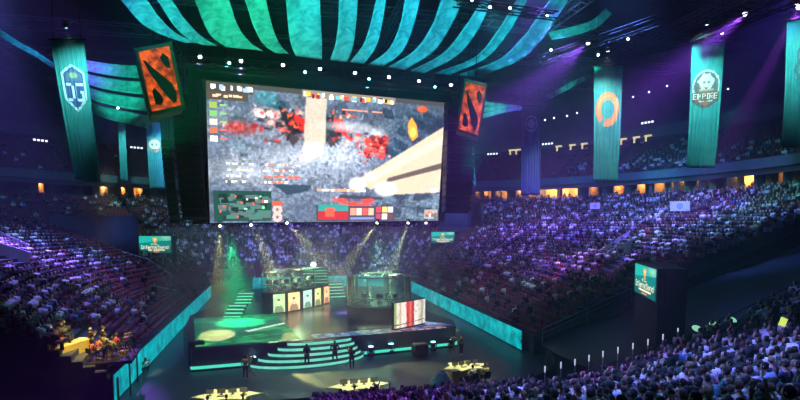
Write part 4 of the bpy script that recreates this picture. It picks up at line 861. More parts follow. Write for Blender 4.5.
for px, py, pose, q, lab in ((307,368,'camera',(314,350),'standing camera operator in silhouette, feet apart before the glowing stairs'),(335,364,'wide',(330,350),'standing person in silhouette with hands on hips before the glowing stairs'),(523,353,'stand',(470,355),'person in silhouette standing at the end of the teal board beside the empty red seats')):
    p = gp(px, py); person(pose, p, toward(p, gp(*q)), DK, DK, DK, label=lab, group=None, scale=1.04, skin=(.05,.03,.025))
    if pose == 'camera':
        a = toward(p, gp(*q)); r = empty('shoulder_camera', p+Vector((0,0,1.5))+Matrix.Rotation(a,3,'Z')@V(.05,.32,0), a, label='black shoulder camera held up by the standing operator', cat='camera'); MB().box((0,0,0),(.16,.36,.2)).obj('camera_body', M['blackmetal'], r); MB().tube((0,.18,0),(0,.36,0),.07,.09).obj('lens', M['blackmetal'], r)
p = gp(143,374); person('crouch', p, toward(p, gp(230,340)), (.80,.85,.62), (.03,.03,.04), label='crouching photographer in a pale lit shirt on the floor by the long teal board')
r = empty('photo_camera', p+Matrix.Rotation(toward(p, gp(230,340)),3,'Z')@V(0,.62,.86), toward(p, gp(230,340)), label='small black camera held by the crouching photographer', cat='camera'); MB().box((0,0,0),(.15,.08,.1)).obj('camera_body', M['blackmetal'], r); MB().tube((0,.03,0),(0,.16,0),.04).obj('lens', M['blackmetal'], r)
for i, (px, py) in enumerate(((239,297),(246,296),(253,295))):
    p = gp(px, py+1, 0); p = gp(px, 303, 0); person(['stand','fold','wide'][i], p, toward(p, EYE), DK, DK, DK, skin=(.05,.03,.025), label=f'silhouetted person before the short teal far board, {["nearest the dark end","middle of the three","nearest the portrait booth"][i]}', scale=1.1)
# judges' tables
def judge_table(px, py, wd, rz, label, people):
    p = gp(px, py, 0); r = empty('production_table', p, rz, label=label, cat='table', group='cream star-ended production tables')
    h = .95; hw = wd/2
    out = [(-hw-.5,.15),(-hw+.35,-.2),(-hw+.45,-.75),(0,-.5),(hw-.45,-.75),(hw-.35,-.2),(hw+.5,.15),(hw-.35,.7),(hw-.6,1.5),(0,1.15),(-hw+.6,1.5),(-hw+.35,.7)]
    k = len(out); mb = MB(); A = [V(x,y,h-.07) for x,y in out]; B = [V(x,y,h) for x,y in out]
    mb.add(A+B, [tuple(range(k,2*k)), tuple(range(k-1,-1,-1))]+[(i,(i+1)%k,k+(i+1)%k,k+i) for i in range(k)]); mb.obj('table_top', M['desk'], r)
    MB().box((0,.85,h/2-.04), (wd*.80,.05,h-.1)).obj('modesty_panel', M['desk'], r)
    for sx in (-1,1): MB().box((sx*(hw-.25),.1,h/2-.04), (.07,.6,h-.08)).obj('side_panel', M['desk'], r)
    for i in range(4):
        x = -hw*.62+i*hw*.41; m_ = MB().box((x,.28,h+.25), (.46,.04,.30)).box((x,.30,h+.06), (.06,.05,.14)).box((x,.28,h+.01),(.2,.14,.02)).obj('monitor', M['blackmetal'], r); MB().box((x,.255,h+.25), (.42,.01,.26)).obj('monitor_image', M['desk'], m_)
        if i % 2: MB().box((x,-.02,h+.015), (.40,.14,.03)).obj('keyboard', M['blackmetal'], r)
        else: MB().box((x,-.02,h+.008), (.21,.30,.012)).obj('paper_sheet', M['paper'], r)
    R_ = Matrix.Rotation(rz, 3, 'Z')
    for x, pose, sh, lab in people:
        q = p+R_@V(x,-1.15,0); person(pose, q, rz, sh, label=lab, cat='person'); c = empty('office_chair', q, rz, label='black office chair under the '+lab.split(' seated')[0].split(' standing')[0], cat='chair', group='production chairs')
        bev(MB().box((0,.06,.38), (.46,.46,.08)).obj('seat', M['blackmetal'], c), .02); bev(MB().box((0,-.2,.66), (.42,.06,.40)).obj('backrest', M['blackmetal'], c), .02); MB().tube((0,.05,.03),(0,.05,.35), .03).box((0,.05,.03), (.5,.07,.04)).box((0,.05,.03), (.07,.5,.04)).obj('base', M['blackmetal'], c)
    spot(p+V(.5,1.5,15), p+V(0,.2,.8), (1,.95,.45), 11000, 18, .6, .3)
judge_table(227,412,3.1,.20,'cream production table nearest the green side, cut by the picture edge', [(-.9,'desk',(.10,.10,.10),'person in black seated at the cut-off cream table, green side'),(.1,'desk',(.35,.34,.28),'person in grey seated in the middle of the cut-off cream table'),(1.0,'desk',(.12,.11,.10),'person in dark jacket seated at the cut-off cream table, stairs side')])
judge_table(360,401,3.1,.25,'cream production table with two dark-haired people before the stairs', [(-.5,'desk',(.42,.38,.20),'person in khaki seated at the middle cream table'),(.75,'desk',(.03,.03,.035),'person in black seated at the middle cream table')])
judge_table(467,380,2.6,.42,'cream production table by the teal board with two people in pale shirts', [(-.15,'desk',(.55,.58,.75),'person in a lilac-grey shirt seated at the table by the teal board'),(.85,'desk',(.75,.74,.45),'person in a cream shirt seated at the table by the teal board')])
p = gp(442,386); mb = MB(); P = []
for i in range(9):
    P.append([V((.25+.75*(i/8)**1.3*(1+.12*math.sin(5*t+i)))*math.cos(t), (.25+.6*(i/8)**1.3*(1+.1*math.cos(4*t)))*math.sin(t), .95*(1-i/8)**.8+.03) for t in np.linspace(0, 2*PI, 33)])
mb.grid(P); solid(mb.obj('draped_cover', mat('grey_sheeting',(.42,.44,.36),.35,noise=(3,(.6,.6,.5),.3,.7)), loc=p, label='crumpled grey sheet draped over gear beside the table by the teal board', cat='cover', smooth=True), .02)
r = empty('flight_case', gp(449,386)+V(.35,.2,0), .4, label='green-lit upright flight case at the end of the table by the teal board', cat='case'); bev(MB().box((0,0,.5),(.6,.5,.96)).obj('case_body', M['deskgold'], r), .03); MB().box((0,0,1.0),(.62,.52,.05)).obj('lid', M['truss'], r)
# pedestal cameras with warm-lit gear
for i, (px, py, tx, lab) in enumerate(((250,377,'o','gold-lit broadcast camera on a pedestal at the green side of the stage foot'),(350,367,'s','gold-lit broadcast camera on a pedestal just past the glowing stairs'),(454,354,'b','gold-lit broadcast camera on a pedestal near the teal board'))):
    p = gp(px, py); r = empty('broadcast_camera', p, toward(p, gp(320,330)), label=lab, cat='camera', group='broadcast cameras on the floor')
    mb = MB()
    for k in range(3): a = 2*PI*k/3+.5; mb.tube((0,0,.55), (.42*math.cos(a),.42*math.sin(a),.03), .03, n=6)
    mb.tube((0,0,.4),(0,0,1.05), .05); mb.obj('tripod', M['gold'], r)
    o = bev(MB().box((0,0,1.28), (.24,.5,.3)).obj('camera_body', M['gold'], r), .02); MB().tube((0,.25,1.28),(0,.58,1.28),.08,.11,n=12).obj('lens', M['blackmetal'], r); MB().box((0,-.2,1.55),(.22,.06,.16)).obj('viewfinder', M['gold'], r); MB().tube((0,-.2,1.15),(.18,-.6,1.0),.02).obj('pan_handle', M['blackmetal'], r)
    a = r.rotation_euler.z; q = p+Matrix.Rotation(a,3,'Z')@V(0,-.72,0); person('fold' if i else 'stand', q, a, [(.42,.30,.10),(.10,.08,.05),(.35,.28,.12)][i], label=['operator in a mustard jacket behind the camera at the green side','operator in dark clothes behind the camera past the glowing stairs','operator in a tan jacket behind the camera near the teal board'][i])
    spot(p+V(-1,-2,11), p+V(0,0,1), (1,.75,.3), 2600, 11, .7, .2)
def tz(v, u):                              # height of the terrace by interpolation between rink edge and ring
    a = math.degrees(math.atan2(u-CU, v-CV)); ix, iy = rink_pt(a, .5); d0 = math.hypot(ix, iy); s = (math.hypot(v-CV, u-CU)-d0)/(RTOP-d0); return Z0+(Z1-Z0)*(int(min(max(s, 0), .999)*NROW)+1)/NROW
def on_bowl(px, py):                       # where a ray through the photo meets the sloping bank
    r = ray(px, py); best = None
    for t in np.arange(28, 125, .25):
        p = EYE+r*float(t); v, u = vu(p); a = math.degrees(math.atan2(u-CU, v-CV)); ix, iy = rink_pt(a, .5); d0 = math.hypot(ix, iy); d = math.hypot(v-CV, u-CU)
        if d < d0: continue
        s = (d-d0)/(RTOP-d0)
        if s > 1: break
        if p.z <= Z0+(Z1-Z0)*s: return Vector((p.x, p.y, tz(v, u)))
    return None
def depth_on(px, py): return (on_bowl(px, py)-EYE).dot(FW)
# ------------------------------------------------------------------ film crew position in the bank by the floor
pl = gp(97, 357, 2.3); r = empty('camera_platform', pl, .32, label='black camera platform in the bank beside the long teal board', cat='platform')
bev(MB().box((0,0,-.1), (4.6,3.4,.2)).obj('deck', M['blackmetal'], r), .03)
for x in (-2.1,0,2.1):
    for y in (-1.5,1.5): MB().tube((x,y,-.2), (x,y,-pl.z), .05).obj('leg', M['blackmetal'], r)
RP = Matrix.Rotation(.32, 3, 'Z')
r = empty('crew_desk', pl+RP@V(-1.5,-.1,0), .32+1.15, label='long gold-lit crew desk on the camera platform', cat='table'); bev(MB().box((0,0,1.02),(3.4,.9,.08)).obj('table_top', M['deskgold'], r), .02); MB().box((0,-.42,.5),(3.3,.05,.98)).obj('front_panel', M['deskgold'], r)
for x in (-1.6,1.6): MB().box((x,0,.5),(.06,.8,.98)).obj('side_panel', M['deskgold'], r)
crew = [(-.55,1.0,'camera',(.02,.02,.02),'crew member in black standing behind the gold desk, tallest'),(.15,1.2,'stand',(.02,.02,.025),'crew member in black standing at the back corner of the platform'),(.1,-.2,'desk',(.62,.16,.05),'crew member in an orange shirt seated beside the gold desk'),
        (-.1,-1.1,'desk',(.35,.05,.04),'crew member in a dark red shirt seated at the front of the gold desk'),(1.0,.75,'lap',(.55,.05,.05),'crew member in a bright red shirt seated on the far side of the platform'),(.95,-.4,'lap',(.30,.33,.12),'crew member in an olive patterned shirt seated mid-platform'),(.75,-1.3,'fold',(.40,.36,.16),'crew member in a khaki jacket standing at the platform edge')]
for i, (x, y, pose, sh, lab) in enumerate(crew):
    q = pl+RP@V(x,y,0); sd = pose in ('desk','lap'); person(pose, q, toward(q, gp(300,330)), sh, label=lab)
    if sd: 
        c = empty('folding_chair', q, toward(q, gp(300,330)), label='black folding chair under the '+lab.split(' seated')[0], cat='chair', group='crew chairs'); MB().box((0,.05,.40),(.42,.42,.04)).obj('seat', M['blackmetal'], c); MB().box((0,-.19,.70),(.42,.04,.3)).obj('backrest', M['blackmetal'], c)
        for sx in (-.19,.19): 
            for sy in (-.17,.22): MB().tube((sx,sy,0),(sx,sy,.39),.015).obj('leg', M['blackmetal'], c)
for i, (x, y) in enumerate(((1.8,.4),(1.9,-.9))):
    q = pl+RP@V(x,y,0); r = empty('broadcast_camera', q, toward(q, gp(300,330)), label=['broadcast camera on tripod at the far corner of the film platform','broadcast camera on tripod at the near corner of the film platform'][i], cat='camera', group='platform cameras')
    mb = MB()
    for k in range(3): a = 2*PI*k/3+.5; mb.tube((0,0,1.1), (.4*math.cos(a),.4*math.sin(a),.02), .025, n=6)
    mb.obj('tripod', M['blackmetal'], r); MB().box((0,0,1.25),(.2,.45,.26)).obj('camera_body', M['gold'], r); MB().tube((0,.22,1.25),(0,.5,1.25),.07,.1).obj('lens', M['blackmetal'], r)
for i,(x,y) in enumerate(((1.5,1.1),(1.55,.0),(.6,.3))): MB().box((0,0,.14),(.5,.35,.28)).box((0,0,.30),(.52,.37,.04)).obj('equipment_case', M['gold'], loc=pl+RP@V(x,y,0), rz=.5*i, label=f'small gold-lit equipment case on the film platform, {["by its far corner","near the far camera","between the seated crew"][i]}', cat='case')
spot(pl+V(3,-3,13), pl+V(-.2,0,.8), (1,.75,.2), 20000, 24, .6, .3)
spot(gp(143,374)+V(-2,-4,12), gp(143,374)+V(0,0,.6), (1,1,.75), 6000, 12, .7, .2)
# ------------------------------------------------------------------ side LED kiosks
def kiosk(L, R, zt, zb, label, base_z, thick=2.2, dark_back=True, name='led_kiosk'):
    L = Vector((L.x, L.y, 0)); R = Vector((R.x, R.y, 0)); c = (L+R)/2; n = Vector(((R-L).y, -(R-L).x, 0)).normalized()
    if n.dot(Vector((EYE.x, EYE.y, 0))-c) < 0: n = -n
    o0 = Vector((c.x, c.y, base_z)); r = empty(name, o0, label=label, cat='LED screen', group='side screens with the trophy picture')
    p = Paint(64, 80, (.0,.22,.20)); p.poly([(0,0),(1,0),(1,.25),(.0,.42)], (.02,.50,.42), .8); p.disc(.85,.12,.25,.2,(.45,.8,.55),.6,.9); p.poly([(0,.8),(1,.65),(1,1),(0,1)], (.0,.10,.10), .8)
    p.poly([(.42,.10),(.58,.10),(.56,.30),(.53,.34),(.53,.40),(.58,.44),(.42,.44),(.47,.40),(.47,.34),(.44,.30)], (.75,.42,.10)); p.disc(.5,.2,.05,.06,(.95,.7,.3)); p.glyph('The', .36, .455, .08, .26, (.95,.85,.5)); p.glyph('International', .06, .55, .22, .88, (1,.93,.65)); p.rect(.22,.80,.80,.86,(.95,.85,.55)); p.rect(.36,.90,.62,.95,(.8,.25,.2))
    w_, h_ = 80, 64
    G_ = [[(L+(R-L)*(.03+.94*j/w_))+Vector((0,0,zt-.08+(zb-zt+.16)*i/h_))+n*.08-o0 for j in range(w_+1)] for i in range(h_+1)]
    link('display', colmesh('display', G_, p.a*1.35, M['screenlow']), r)
    mb = MB(); A = [L+V(0,0,zt), R+V(0,0,zt), R+V(0,0,zb), L+V(0,0,zb)]; mb.hexa([a+n*.05-o0 for a in A], -n*.5); bev(mb.obj('housing', M['blackmetal'], r), .03)
    mb = MB(); A = [L+V(0,0,zb-.05), R+V(0,0,zb-.05), R+V(0,0,base_z), L+V(0,0,base_z)]; mb.hexa([a-n*.02-o0 for a in A], -n*thick); 
    A = [L+V(0,0,zt), R+V(0,0,zt), R+V(0,0,zb-.05), L+V(0,0,zb-.05)]; mb.hexa([a-n*.5-o0 for a in A], -n*(thick-.45)); mb.obj('black_skirt', M['black'], r)
    return r
k1L, k1R = at(636,262,40.0), at(658.5,270,34.2); zt = (k1L.z+k1R.z)/2
kiosk(k1L, k1R, zt+.05, zt-2.2, 'side screen with trophy and golden lettering on a tall black box by the near crowd', 1.0, 1.7)
D_ = depth_on(155,262); a, b = at(138,235.5,D_), at(172,234,D_); kiosk(a, b, a.z, a.z-18*D_/FPX, 'side screen with trophy lettering at the corner by the dark curtained block', 1.0, 1.2)
D_ = depth_on(443,252); a, b = at(430.5,231.5,D_), at(455,233,D_); kiosk(a, b, a.z, a.z-12*D_/FPX, 'small distant side screen under the curved black speaker column', 1.0, 1.2)
# curtained dark blocks and white hanging signs
def curtain_block(pts, z0, z1, label):
    c = sum((Vector(p) for p in pts), Vector())/len(pts); P = []
    for z in (z0, z1):
        row = []
        for a, b in zip(pts[:-1], pts[1:]):
            for i in range(24): t = i/24; d = (Vector(b)-Vector(a)).normalized(); n = V(d.y,-d.x,0); q = Vector(a).lerp(Vector(b), t)+n*.12*math.sin(i*2.4); row.append(V(q.x-c.x, q.y-c.y, z))
        P.append(row)
    mb = MB().grid(P); solid(mb.obj('black_curtain', M['tarp'], loc=(c.x,c.y,0), label=label, cat='curtain', smooth=True), .05)
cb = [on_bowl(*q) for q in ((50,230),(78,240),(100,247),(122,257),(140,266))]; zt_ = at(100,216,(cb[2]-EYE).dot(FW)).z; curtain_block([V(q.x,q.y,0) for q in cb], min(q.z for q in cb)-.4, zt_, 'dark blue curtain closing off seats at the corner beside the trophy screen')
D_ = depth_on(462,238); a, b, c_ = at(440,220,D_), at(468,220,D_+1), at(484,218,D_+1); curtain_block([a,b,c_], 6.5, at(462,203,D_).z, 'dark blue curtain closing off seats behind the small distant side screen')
for i, (px0, px1, py0, py1, D, lab) in enumerate(((590,600,203,209,76,'small white hanging sign above the packed bank, near the ring banner'),(670,690,201.5,211,62,'white hanging sign with a round mark above the aisle under the suites'))):
    TL, TR, BR, BL = at(px0,py0,D), at(px1,py0-.5,D-1.5), at(px1,py1,D-1.5), at(px0,py1,D); o0 = (TL+TR)/2; r = empty('hanging_sign', o0, label=lab, cat='sign', group='white hanging signs'); p = Paint(20, 40, (.62,.64,.78)); p.ring(.5,.5,.12,.26,.25,(.25,.28,.45)); p.rect(.44,.35,.56,.65,(.3,.33,.5)); p.rect(.1,.85,.9,.92,(.45,.45,.6))
    link('sign_face', colmesh('sign_face', [[(TL.lerp(TR, x/40)).lerp(BL.lerp(BR, x/40), y/20)-o0 for x in range(41)] for y in range(21)], p.a, M['col']), r)
    n = (TR-TL).cross(BL-TL).normalized(); n = n if n.y > 0 else -n; MB().hexa([q-o0+n*.02 for q in (TL,TR,BR,BL)], n*.12).obj('sign_box', M['wall'], r)
    m_ = MB(); m_.tube(TL-o0+n*.08, TL-o0+n*.08+V(0,0,3), .03, n=4); m_.tube(TR-o0+n*.08, TR-o0+n*.08+V(0,0,3), .03, n=4); m_.obj('hanging_cable', M['blackmetal'], r)
    spot((TL+BR)/2+V(-3,-8,4), (TL+BR)/2, (.5,.5,1), 900, 14, .5)
# ------------------------------------------------------------------ railings, vomitory walls
def bowl_z(p): v, u = vu(p); return tz(v, u)
def railing(p0, p1, label, glass=False, h=1.0, n=None, group='hand railings'):
    n = n or max(2, int((p1-p0).length/2.2)); pts = []
    for i in range(n+1): q = p0.lerp(p1, i/n); pts.append(Vector((q.x, q.y, q.z)))
    r = empty('hand_railing', p0, label=label, cat='railing', group=group); mb = MB(); mb.path([p-p0+V(0,0,h) for p in pts], .045, 6); mb.path([p-p0+V(0,0,h*.55) for p in pts], .025, 5); mb.obj('rail', M['steel'], r)
    for p in pts[::2] if n > 3 else pts: MB().tube(p-p0+V(0,0,-.3), p-p0+V(0,0,h), .03, n=5).obj('post', M['steel'], r)
    if glass: MB().grid([[p-p0+V(0,0,z) for p in pts] for z in (.05,h-.05)]).obj('glass_panel', M['glass'], r)
    return r
for (a, b, lab, g) in [((99,219),(158,252),'steel railing down the edge of the lit bank beside the corner curtain',0),((163,254),(193,268),'steel railing continuing down toward the long teal board, upper piece',0),((140,262),(172,284),'short slanting railing between blocks of empty seats',0),((122,259),(150,270),'thin railing at the top of the empty seat block',0),
        ((63,323),(92,331),'bright thin railing just above the film platform',0),((152,294),(176,300),'short railing above the teal board corner',0),((30,300),(62,322),'railing beside the seated block above the film platform',0),
        ((440,254),(424,271),'steel railing beside the small distant side screen',0),((462,249),(441,266),'second steel railing beside the small distant side screen',0),((500,262),(474,280),'railing down the aisle between empty red seats',0),((523,238),(488,262),'railing down the aisle toward the far corner',0),
        ((652,222),(700,224),'glass-fronted railing of the mid-bank walkway, ring-banner half',1),((702,224),(764,229),'glass-fronted railing of the mid-bank walkway, near half',1),((650,222),(632,240),'slanting rail at the end of the glass walkway railing',0),((672,212),(660,220),'short rail under the white hanging sign',0)]:
    p, q = on_bowl(*a), on_bowl(*b)
    if p and q: p.z = bowl_z(p); q.z = bowl_z(q); railing(p, q, lab, bool(g))
p, q = gp(540,341,1.6), W(28.5,40.0,4.3); railing(W(21.2,40.1,1.25), W(29.5,40.1,4.4), 'bright steel rail at the cut edge of the bank of red seats', h=.9)
def ramp(c, lab):
    P = [on_bowl(*p) for p in c]
    if any(p is None for p in P): return
    o0 = P[0]; r = empty('vomitory_ramp', o0, label=lab, cat='ramp', group='purple-lit entry ramps'); up = V(0,0,.9)
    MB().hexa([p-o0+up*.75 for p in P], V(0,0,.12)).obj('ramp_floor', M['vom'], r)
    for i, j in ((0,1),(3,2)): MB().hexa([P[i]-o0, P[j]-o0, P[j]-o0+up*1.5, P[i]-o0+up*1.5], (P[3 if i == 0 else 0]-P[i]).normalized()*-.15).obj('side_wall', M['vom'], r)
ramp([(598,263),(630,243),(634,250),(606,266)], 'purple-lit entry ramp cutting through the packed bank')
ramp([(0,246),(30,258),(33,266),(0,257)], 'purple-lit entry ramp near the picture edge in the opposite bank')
# ------------------------------------------------------------------ near bank (foreground)
CC = (11.5, 38.0)
def near_s(v, u):
    if v <= CC[0]: return 29.5-u, 0.
    d = math.hypot(v-CC[0], u-CC[1])-8.5; th = math.degrees(math.atan2(v-CC[0], CC[1]-u)); return d, th
def near_slope(th): return .295+.115*min(max(th/65, 0), 1)
NZ0, TR_ = .35, .86
def near_z(v, u, step=True):
    d, th = near_s(v, u); k = math.floor(max(d-.5, 0)/TR_)*TR_ if step else max(d-.5, 0); return NZ0+k*near_slope(th)
def near_pt(d, th=None, v=None):
    return (v, 29.5-d) if th is None else (CC[0]+(8.5+d)*math.sin(math.radians(th)), CC[1]-(8.5+d)*math.cos(math.radians(th)))
NR = 30
def clampz(p, z): return z
P = []
NSEG = [(None, v) for v in np.linspace(-9, 11.5, 12)]+[(th, None) for th in np.linspace(3, 92, 46)]
for k in range(NR):
    for e in (0, 1):
        row = []
        for th, v in NSEG:
            d = .5+TR_*(k+e); q = near_pt(d, th, v)
            z = NZ0+TR_*k*near_slope(th or 0)
            row.append(W(*q, z))
        P.append(row)
# populated terrace: stop at the cut line u=27.8 by clamping columns; covered part is a separate sheet
def cutcol(p):
    v, u = vu(p); return p
mb = MB(); n_, m_ = len(P), len(P[0]); vs = [p for row in P for p in row]
fs = []; fs2 = []
for i in range(n_-1):
    for j in range(m_-1):
        f = (i*m_+j, i*m_+j+1, (i+1)*m_+j+1, (i+1)*m_+j); vm = [vu(vs[q]) for q in f]; cu = sum(a[1] for a in vm)/4; cv = sum(a[0] for a in vm)/4
        if cu > 28.0 and cv > 14.8: fs2.append(f)
        elif cu > 1.5: fs.append(f)
mb.add(vs, fs); me = mb.mesh('near_terrace', M['concrete']); bm = bmesh.new(); bm.from_mesh(me); bmesh.ops.delete(bm, geom=[v for v in bm.verts if not v.link_faces], context='VERTS'); bm.to_mesh(me); bm.free(); link('near_seating_terrace', me, kind='structure')
# covered corner: a dark tarpaulin sheet sloping up between the two banks
G_ = []
for i in range(15):
    row = []
    for j in range(41):
        t = i/14; v = 21.0+34*j/40; u = 28.2+(CUT_R-.4-28.2)*t; z = 1.0+.30*(v-21.0)+.22*math.sin(v*.9+u*.6)*.5-(.35*math.sin(PI*t))
        row.append(W(v, u, z))
    G_.append(row)
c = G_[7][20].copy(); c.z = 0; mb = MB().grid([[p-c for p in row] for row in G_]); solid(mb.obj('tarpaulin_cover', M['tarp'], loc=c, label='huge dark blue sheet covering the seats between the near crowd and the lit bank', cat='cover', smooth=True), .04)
mb = MB().grid([[W(v,40.15,z) for v in np.linspace(20.6,58,30)] for z in (0,)]+[[W(v,40.15,1.0+.345*(v-20.6)) for v in np.linspace(20.6,58,30)]]); mb.obj('wall_cut_side', M['black'], kind='structure')
mb = MB().grid([[W(v,28.0,0) for v in np.linspace(15.3,50,30)], [W(v,28.0,near_z(v,27.6,False)+.1) for v in np.linspace(15.3,50,30)]]); mb.obj('wall_near_side', M['black'], kind='structure')
def inpoly(x, y, pts):
    c = False
    for i in range(len(pts)):
        x0, y0 = pts[i]; x1, y1 = pts[i-1]
        if (y0 > y) != (y1 > y) and x < (x1-x0)*(y-y0)/(y1-y0)+x0: c = not c
    return c
# prototypes: folding seat
def seat_proto():
    r = empty('stadium_seat')
    p = MB(); Q = []
    for i in range(7): t = i/6; Q.append([V(x, -.16+.40*t, .44+.02*math.cos(t*PI)+.012*abs(x/.22)**2) for x in np.linspace(-.22,.22,6)])
    a = MB().grid(Q); s1 = solid(a.obj('seat', M['seatred'], r, smooth=True), .035)
    Q = []
    for i in range(7): t = i/6; w_ = .225-.03*t*t; Q.append([V(x, -.20-.07*t+.03*abs(x/.22)**2, .46+.44*t) for x in np.linspace(-w_, w_, 6)])
    s2 = solid(MB().grid(Q).obj('backrest', M['seatred'], r, smooth=True), .03)
    s3 = MB().tube((0,-.12,.0),(0,-.12,.42), .03, n=6).box((0,-.12,.012), (.16,.2,.024)).obj('pedestal', M['blackmetal'], r)
    return r
def copy_tree(o):
    c = o.copy(); COL.objects.link(c)
    for ch in [x for x in o.children]: d = ch.copy(); COL.objects.link(d); d.parent = c
    return c
# seats and spectators of the near bank
cand = []
for k in range(NR-4):
    d = .5+TR_*(k+.45)
    xs = []
    for v in np.arange(-8.8, 11.4, .56): xs.append((near_pt(d, None, v), 0.))
    arc = math.radians(75)*(8.5+d); nn = int(arc/.56)
    for i in range(nn): th = math.degrees((i+.4)*.56/(8.5+d)); xs.append((near_pt(d, th), th))
    for idx, ((v, u), th) in enumerate(xs):
        if v > 14.6 and u > 27.2: continue
        if u < 3.0: continue
        if abs(th-24) < 42/(8.5+d): continue     # aisles
        z = NZ0+TR_*k*near_slope(th); p = W(v, u, z); hx, hy = proj(p+V(0,0,1.2))
        if not (318 < hx < 812 and hy < 412): continue
        # hidden behind the heads of the row in front? keep, but rank by distance
        dist = (p-EYE).length
        if dist < 6.5: continue
        rz = toward(p, W(CV-2, CU-8)); cand.append((dist, p, rz, k, th, idx, hx, hy))
cand.sort(key=lambda c: c[0])
SHIRTS = [('pale lilac',(.62,.60,.72)),('white',(.80,.80,.82)),('light blue',(.40,.50,.66)),('black',(.02,.02,.025)),('charcoal',(.06,.06,.07)),('navy',(.03,.04,.09)),('dark red',(.20,.03,.03)),('grey',(.28,.28,.30)),('teal',(.06,.26,.26)),('dark green',(.03,.09,.05))]
SWT = [5,4,3,7,6,5,2,4,2,1]
POSEL = [('lap','hands in lap'),('clap','clapping'),('up','arms raised'),('phone','holding up one hand'),('chin','chin on hands'),('crossed','arms folded, head turned'),('lean','leaning forward')]
PWT = [8,4,.7,2,3,3,4]
proto_seat = seat_proto(); used_proto = False; seat_pos = []
near = [c for c in cand if c[6] > 330 or c[7] > 380]
occ = []; emp = []
for c in near:
    hx, hy = c[6], c[7]; pr = .86
    if inpoly(hx, hy, [(525,350),(640,325),(655,350),(600,372),(540,388)]): pr = .06           # thin dark-red stretch of empty seats by the rail
    (occ if random.random() < pr else emp).append(c)
occ = occ[:296]; lim = occ[-1][0]
print('near candidates', len(cand), 'occupied', len(occ), 'limit', lim)
rown = ordn+['twenty-'+w for w in ordn[:9]]
bygrp = {}
for i, c in enumerate(occ): bygrp.setdefault(c[3], []).append(c)
def ordw(n): 
    if n < 20: return ordn[n]
    t = ['','','twenty','thirty','forty','fifty','sixty','seventy','eighty'][(n+1)//10]; o_ = (n+1) % 10
    return t+'-'+ordn[o_-1] if o_ else t.replace('ty','tieth')
spectators = []
for k, L in sorted(bygrp.items()):
    L.sort(key=lambda c: c[6])
    for j, c in enumerate(L):
        sn, sc = random.choices(SHIRTS, SWT)[0]; ps, pl_ = random.choices(POSEL, PWT)[0]; hn, hc = random.choices(HAIR, [6,5,2,1])[0]
        col = tuple(min(1, x*random.uniform(.85,1.15)) for x in sc)
        jk = .30 if c[4] > 28 else .13; person(ps, c[1]+V(random.uniform(-jk,jk),random.uniform(-jk,jk),random.uniform(0,.12 if jk > .2 else .01)), c[2]+random.uniform(-.35,.35), col, hair=hc, name='spectator', group='spectators seated in the near bank', scale=random.uniform(.90,1.10),
               label=f'{hn}-haired spectator in {sn}, {pl_}, {ordw(j)} along near-bank row {rown[k]}', cat='person')
        spectators.append(c)
allseat = [c for c in near if c[0] <= lim+.01]
seat300 = sorted(occ+[e for e in emp if e[0] <= 40], key=lambda c: c[0])
cnt = {}
for c in sorted(seat300, key=lambda c: (c[3], c[6])):
    if len(seat_pos) >= 300: break
    k = c[3]; cnt[k] = cnt.get(k, -1)+1
    if not used_proto: s = proto_seat; used_proto = True
    else: s = copy_tree(proto_seat)
    s.location = c[1]; s.rotation_euler = (0,0,c[2]); seat_pos.append(c)
    tag(s, f'dark red folding seat, {ordw(cnt[k])} along row {rown[k]} from the floor rail in the near bank', 'seat', 'folding seats in the near bank')
# rail posts with pale glowing tips along the near edge, three lit paddles
tips = [(545,367),(561,363),(575,360),(589,356),(603,352),(618,348),(633,344),(648,340),(663,335),(678,329)]
def edge_pt(px, py, v0=14.8):
    r = ray(px, py); best = None
    for t in np.arange(18, 45, .1):
        p = EYE+r*float(t); v, u = vu(p)
        if u >= 27.9: return p
    return EYE+r*30
pp = [edge_pt(*t) for t in tips]
for i, p in enumerate(pp):
    v, u = vu(p); zb = near_z(v, 27.6, False); r = empty('rail_post', Vector((p.x, p.y, zb)), label=f'white-tipped rail post on the near crowd edge, {ordn[i]} up from the floor', cat='post', group='white-tipped posts along the near crowd edge')
    h = max(p.z-zb, .8); MB().tube((0,0,0),(0,0,h-.25), .035, n=8).tube((0,0,0),(0,0,.03), .09, n=8).obj('post', M['steel'], r); MB().tube((0,0,h-.32),(0,0,h+.06), .035, .045, n=8).obj('glowing_tip', mat_tip if 'mat_tip' in globals() else globals().setdefault('mat_tip', mat('tip_glow',(.7,.7,.8),.3,emis=(.55,.6,.75),estr=.9)), r)
r = empty('edge_railing', pp[0], label='dark top rail running up the near crowd edge', cat='railing')
mb = MB()
pz_ = [Vector((W(v,27.85).x, W(v,27.85).y, near_z(v,27.6,False)+.75)) for v in np.linspace(15.4,47,24)]; mb.path([p-pp[0] for p in pz_], .04, 6)
for p in pz_[::2]: mb.tube(p-pp[0], p-pp[0]-V(0,0,.75), .025, n=5)
mb.obj('rail', M['blackmetal'], r)
pg = mat('paddle_glow', (.3,.7,.5), .5, emis=(.22,.72,.52), estr=.8, noise=(6,(.4,.85,.65),.3,.7))
